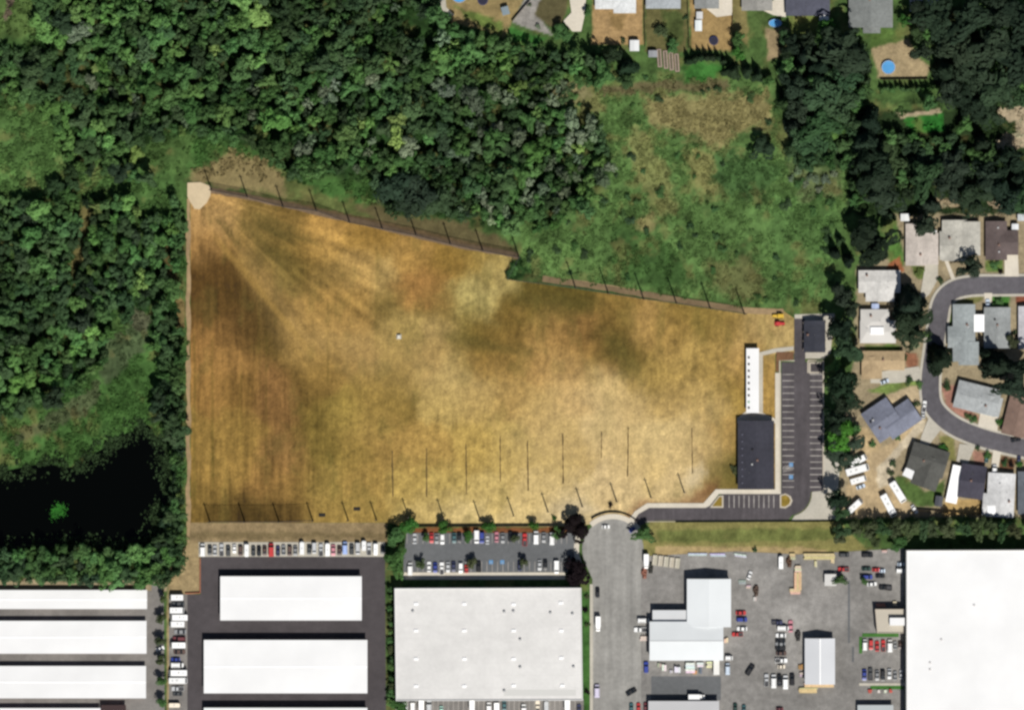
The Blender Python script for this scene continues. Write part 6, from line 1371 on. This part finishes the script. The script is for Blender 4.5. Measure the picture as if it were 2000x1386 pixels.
def wood_tone(x, y, tones):
    g = float(fbm(np.array([x / 90 + 3]), np.array([y / 90]), 5)[0])
    t = pick(tones)
    if y < 330 and x < 210 and rnd.random() < .5: t = 'bright'
    if 480 < x < 1190 and 150 < y < 440 and rnd.random() < .22: t = 'grey'
    if x > 560 and y < 110 and rnd.random() < .6: t = 'dark'
    if x > 730 and y > 330 and x < 1000 and rnd.random() < .5: t = 'dark'
    if g > .58 and t == 'dark': t = 'mid'
    if g < .42 and t == 'bright': t = 'dark'
    return t
woods.sort(key=lambda w: -w[2])
n_single = max(0, 298 - N_EXPL)
WD = {'dark': 'dark', 'deep': 'very dark', 'mid': 'mid green', 'bright': 'bright green', 'lime': 'yellow green', 'grey': 'greyish', 'olive': 'olive'}
LMK = [(388, 380, 'the pale corner pad'), (483, 385, 'the second north net pole'), (618, 412, 'the fourth north net pole'), (747, 447, 'the sixth north net pole'), (880, 477, 'the eighth north net pole'), (1014, 503, 'the tenth north net pole'),
       (45, 20, 'the top left clearing'), (890, 15, 'the topmost tan yard'), (1045, 40, 'the gravel yard'), (1205, 60, 'the bare tan garden'), (1305, 118, 'the raised garden beds'), (1400, 215, 'the tan meadow patch'), (1490, 292, 'the lone meadow tree'), (1735, 132, 'the round pool'),
       (1700, 20, 'the large grey house'), (1800, 240, 'the bright lawn'), (1789, 478, 'the beige house'), (1864, 470, 'the pale grey house'), (1945, 470, 'the dark brown house'), (112, 998, 'the algae patch'), (265, 630, 'the bare brown slope'), (150, 1170, 'the northern storage roof'), (310, 840, 'the pond tip'),
       (50, 290, 'the western green clearing'), (165, 450, 'the sandy western gap'), (340, 560, 'the sandy strip by the path'), (60, 860, 'the marsh corner'), (700, 230, None), (470, 300, 'the tan scrub corner')]
USED = {}
def wood_label(x, y, what, noun='tree'):
    best = sorted((math.hypot(x - a, y - b), a, b, n) for a, b, n in LMK if n)
    DIR = ['east', 'north east', 'north', 'north west', 'west', 'south west', 'south', 'south east']
    opts = []
    for d, a, b, n in best[:4]:
        dr = DIR[int(round(math.degrees(math.atan2(b - y, x - a)) / 45)) % 8]
        w = 'close by, ' if d < 40 else 'just ' if d < 75 else '' if d < 130 else 'well ' if d < 200 else 'far '
        opts.append(f'{what} {noun} {w}{dr} of {n}')
    for o_ in opts:
        if o_ not in USED: USED[o_] = 1; return o_
    for suf in ('beside a darker gap', 'nearer the wood edge', 'deeper in the wood', 'among closely packed crowns', 'in a small group'):
        o_ = opts[0] + ', ' + suf
        if o_ not in USED: USED[o_] = 1; return o_
    return opts[0]
massV, massF, massC, off = [], [], [], 0
for i, (x, y, r, tones, kinds, region, hk) in enumerate(woods):
    tone = wood_tone(x, y, tones); kind = pick(kinds)
    if tone == 'grey': kind = 'airy'
    mod = .78 + 1.1 * float(np.clip((fbm(np.array([x / 55 + 2]), np.array([y / 55 + 7]), 1)[0] - .25) / .5, 0, 1)) ** 1.3
    h = hk * (2.6 + M(r) * 2.0 * rnd.uniform(.7, 1.5) + rnd.uniform(0, 3.5)) * (.6 if x < 200 and y < 400 else 1)
    if i < n_single:
        q = 'open crowned' if kind == 'airy' else 'pointed' if kind == 'conifer' else 'full crowned'
        lab = wood_label(x, y, f'{WD[tone]} {q}')
        t_ = tree(x, y, r * 1.12, h, kind, tone, lab, f'{WD[tone]} trees in {region}')
        for c_ in t_.children:
            if c_.name.startswith('crown'): c_.color = tuple(v * mod for v in c_.color[:3]) + (1,)
    else:
        co, f = ARR[kind][rnd.randrange(len(ARR[kind]))]
        keep = len(co) - 4 * (90 if kind != 'conifer' else 160)
        R = M(r * 1.12); vr = max(h * .38, .75 * R); a = rnd.uniform(0, 6.28); c, s_ = math.cos(a), math.sin(a)
        cc = co * np.array([R, R, vr]); X, Y = W(x, y)
        cc = np.stack([cc[:, 0] * c - cc[:, 1] * s_ + X, cc[:, 0] * s_ + cc[:, 1] * c + Y, cc[:, 2] + max(h - vr, vr * .8)], 1)
        massV.append(cc); massF.append(f + off); off += len(cc)
        massC.append(np.tile(np.array(jit(TONE[tone])) * mod, (len(cc), 1)))
if massV:
    o = link('woodland', raw_mesh('woodland', np.concatenate(massV), np.concatenate(massF), 'leafmass', np.concatenate(massC))); o['kind'] = 'stuff'
    o['label'] = 'smaller trees filling the woods round the dry field'
print('woods', len(woods), 'single', min(n_single, len(woods)), 'explicit', N_EXPL)

# ---- undergrowth and meadow tufts
def tufts(name, polys, n, size, hgt, label, lift=(1, 1, 1), avoid=()):
    X, Y = [], []
    for poly, frac in polys:
        a = np.array(poly); m_ = int(n * frac * 1.8)
        x = rng.uniform(a[:, 0].min(), a[:, 0].max(), m_); y = rng.uniform(a[:, 1].min(), a[:, 1].max(), m_)
        ok = (poly_sd(x, y, poly) < -1) & (poly_sd(x, y, FIELD) > 14) & (poly_sd(x, y, LAKE) > 2)
        for g in avoid: ok &= poly_sd(x, y, g) > 2
        dens = fbm(x / 26, y / 26, 2)
        ok &= rng.random(m_) < sstep(.30, .62, dens)
        X.append(x[ok]); Y.append(y[ok])
    x = np.concatenate(X); y = np.concatenate(Y); N = len(x)
    c0 = np.clip(ground_colour(x, y), .01, .3) * np.array(lift) * rng.uniform(.85, 1.40, (N, 1))
    k = 7
    base = np.repeat(np.stack([(x - 1000) / S, (693 - y) / S, np.zeros(N)], 1), k, 0)
    s = np.repeat(rng.uniform(*size, N) * rng.choice([1, 1, 1, 1.6, 2.2], N), k); h = np.repeat(rng.uniform(*hgt, N), k)
    P_ = base + np.stack([rng.normal(0, 1, N * k) * s * .55, rng.normal(0, 1, N * k) * s * .55, h * rng.uniform(.3, 1, N * k)], 1)
    nn = rng.normal(0, .5, (N * k, 3)); nn[:, 2] = 1; nn /= np.linalg.norm(nn, axis=1)[:, None]
    a = np.cross(nn, rng.normal(size=(N * k, 3))); a /= np.linalg.norm(a, axis=1)[:, None]; b = np.cross(nn, a)
    a *= (s * .5)[:, None]; b *= (s * .42)[:, None]
    q = np.stack([P_ - a - b, P_ + a - b * .6, P_ + a * .7 + b, P_ - a + b * .7], 1).reshape(-1, 3)
    o = link(name, raw_mesh(name, q, np.arange(len(q)).reshape(-1, 4), 'leafmass', np.repeat(c0, 4 * k, 0))); o['kind'] = 'stuff'; o['label'] = label
MEADOW = [l[2] for l in LAYERS if l[2][0] == (1000, 160)][0]
tufts('undergrowth', [(WOOD_N, .30), (WOOD_W, .22), (SHORE_E, .04), (SHORE_S, .05), (rect(0, 0, 420, 900), .18), (WOOD_E, .07), (rect(1655, 215, 2000, 420), .05), ([(375, 265), (560, 300), (725, 350), (735, 400), (560, 350), (380, 340)], .05)], 16000, (.4, .95), (.15, 1.0), 'low green undergrowth of the woods')
tufts('meadow_scrub', [(MEADOW, .85), ([l[2] for l in LAYERS if l[2][0] == (-40, 850)][0], .15)], 8000, (.3, .75), (.05, .32), 'rough scrub and tall grass of the meadow')
# low bushes that stand out in the meadow and gardens
SHR = [(1412, 322, 6), (1122, 480, 11), (1262, 450, 8), (1348, 440, 9), (1395, 410, 8), (1480, 405, 7), (1290, 378, 13), (1225, 385, 8), (1218, 420, 9), (1372, 178, 5), (1262, 152, 7), (1495, 585, 8), (1255, 335, 7), (1180, 395, 9), (1540, 400, 12), (1600, 385, 10), (1560, 360, 12), (1590, 410, 9), (1620, 395, 12), (1225, 545, 7), (1400, 462, 9), (1005, 525, 13), (992, 535, 9), (1085, 300, 10)]
r2 = random.Random(5)
while len(SHR) < 62:
    x, y = r2.uniform(1020, 1650), r2.uniform(170, 600)
    if inpoly(x, y, MEADOW) and not inpoly(x, y, FIELD) and poly_sd(np.array([x]), np.array([y]), FIELD)[0] > 24: SHR.append((x, y, r2.uniform(4.5, 10)))
for x, y, r in [(1560, 335, 10), (1585, 345, 12), (1610, 352, 12), (1572, 358, 9), (1630, 340, 10), (1600, 372, 9), (1545, 350, 8)]: SHR.append((x, y, r + .01))
for k, (x, y, r) in enumerate(SHR):
    tree(x, y, r, .35 * M(r) * 2 + .8, 'shrub', *((lambda t_: (t_, wood_label(x, y, 'low ' + {'mid': 'green', 'dark': 'dark', 'grey': 'pale greyish'}[t_], 'bush')))('grey' if k >= 62 else rnd.choice(['mid', 'dark', 'dark', 'mid']))), 'bushes scattered on the meadow', name='bush', cat='bush')
GSH = [(1792, 535, 8, 'lime', 'yellow green bush in front of the beige house'), (1836, 545, 6, 'dark', 'dark bush at the corner of the street bend, by the curved path'), (1950, 592, 12, 'mid', 'green bush with dark shade north of the eastern grey house'), (1942, 520, 9, 'mid', 'green bush in front of the dark brown house'), (1955, 530, 5, 'purple', 'reddish bush in front of the dark brown house'),
       (1812, 655, 7, 'bright', 'bright bush between the broad tree and the street'), (1775, 742, 8, 'dark', 'dark bush beside the tan house drive'), (1795, 750, 7, 'bright', 'bright bush where the tan house drive meets the street'), (1893, 815, 6, 'mid', 'small bush in front of the light grey house, western'), (1903, 818, 7, 'mid', 'small bush in front of the light grey house, eastern'), (1957, 825, 7, 'lush', 'green bush beside the broad white drive'),
       (1843, 872, 8, 'lush', 'green bush at the north east corner of the dark grey house'), (1850, 755, 9, 'dark', 'dark bush west of the light grey house'), (1908, 874, 5, 'dark', 'dark bush at the kerb of the lower street'), (1930, 890, 8, 'mid', 'green bush in front of the carport house'), (1962, 905, 7, 'dark', 'dark bush in front of the pale ridged house'), (1974, 908, 5, 'purple', 'dark red bush in front of the pale ridged house'), (1992, 906, 7, 'lush', 'green bush near the right edge of the lower street'),
       (1785, 790, 7, 'dark', 'dark bush at the north east wall of the slate blue house'), (1752, 855, 6, 'mid', 'green bush at the south wall of the slate blue house'), (1705, 868, 7, 'mid', 'green bush at the south west corner of the slate blue house'), (1742, 905, 7, 'dark', 'dark bush at the bend of the caravan yard'), (1740, 925, 6, 'olive', 'olive bush beside the long caravan'), (1862, 610, 5, 'mid', 'bush at the north west corner of the blue grey house'),
       (1860, 700, 8, 'mid', 'green bush at the foot of the blue grey house'), (1788, 672, 9, 'grey', 'pale greyish bush south of the broad dark tree'), (1768, 700, 5, 'dark', 'dark bush east of the tan house'), (1980, 650, 4, 'dark', 'tiny dark bush between grey and pale house'), (1340, 34, 5, 'dark', 'dark bush on the fence line near the top edge'), (1218, 78, 5, 'dark', 'dark bush left of the square white shed'), (1050, 52, 5, 'grey', 'grey green bush on the gravel yard'), (1035, 10, 4, 'grey', 'small bush on the gravel yard fence'),
       (1448, 925, 8, 'dark', 'dark bush at the south west wall of the dark range building'), (1437, 915, 9, 'olive', 'olive bush west of the dark range building'), (1147, 1165, 5, 'olive', 'olive bush on the strip east of the warehouse, northern'), (1143, 1190, 6, 'purple', 'dark bush on the strip east of the warehouse'), (1146, 1220, 5, 'olive', 'olive bush on the strip east of the warehouse, southern'), (1146, 1350, 5, 'purple', 'reddish bush at the south end of the warehouse strip'),
       (1190, 598, 0, 'mid', ''), (1083, 1011, 5, 'lush', 'small green bush on the pale ground north of the warehouse lot'), (1487, 588, 7, 'lime', 'yellow green bush at the east end of the north net line'), (1192, 985, 5, 'purple', 'dark red bush above the cul de sac'), (1475, 1074, 5, 'dark', 'dark bush on the verge above the white pipes')]
for (x, y, r, tone, lab) in GSH:
    if lab: tree(x, y, r * 1.25, .3 * M(r) * 2 + 1.0, 'shrub', tone, lab, None, name='bush', cat='bush')

# ---- reeds along the pond rim
rim = LAKE
px_, py_ = [], []
for k in range(len(rim)):
    (ax, ay), (bx, by) = rim[k], rim[(k + 1) % len(rim)]
    n = int(math.hypot(bx - ax, by - ay) * 7)
    for i in range(n):
        t_ = rnd.random(); e_ = abs(rnd.gauss(0, 5))
        px_.append(ax + (bx - ax) * t_ + rnd.gauss(0, 11)); py_.append(ay + (by - ay) * t_ + rnd.gauss(0, 11))
px_ = np.array(px_); py_ = np.array(py_); k_ = (px_ > -60) & (fbm(px_ / 18, py_ / 18, 3) > .42); px_, py_ = px_[k_], py_[k_]
N = len(px_); c0 = np.array([.042, .075, .030]) * rng.uniform(.08, 1.1, (N, 1))
b_ = np.stack([(px_ - 1000) / S, (693 - py_) / S, rng.uniform(.15, .8, N)], 1)
nn = rng.normal(0, .5, (N, 3)); nn[:, 2] = 1; nn /= np.linalg.norm(nn, axis=1)[:, None]
a_ = np.cross(nn, rng.normal(size=(N, 3))); a_ /= np.linalg.norm(a_, axis=1)[:, None]; d_ = np.cross(nn, a_)
a_ *= rng.uniform(.25, .7, (N, 1)); d_ *= rng.uniform(.2, .5, (N, 1))
q = np.stack([b_ - a_ - d_, b_ + a_ - d_ * .6, b_ + a_ * .7 + d_, b_ - a_ + d_], 1).reshape(-1, 3)
o = link('reeds', raw_mesh('reeds', q, np.arange(len(q)).reshape(-1, 4), 'leafmass', np.repeat(c0, 4, 0))); o['kind'] = 'stuff'; o['label'] = 'reeds and floating growth along the edge of the black pond'
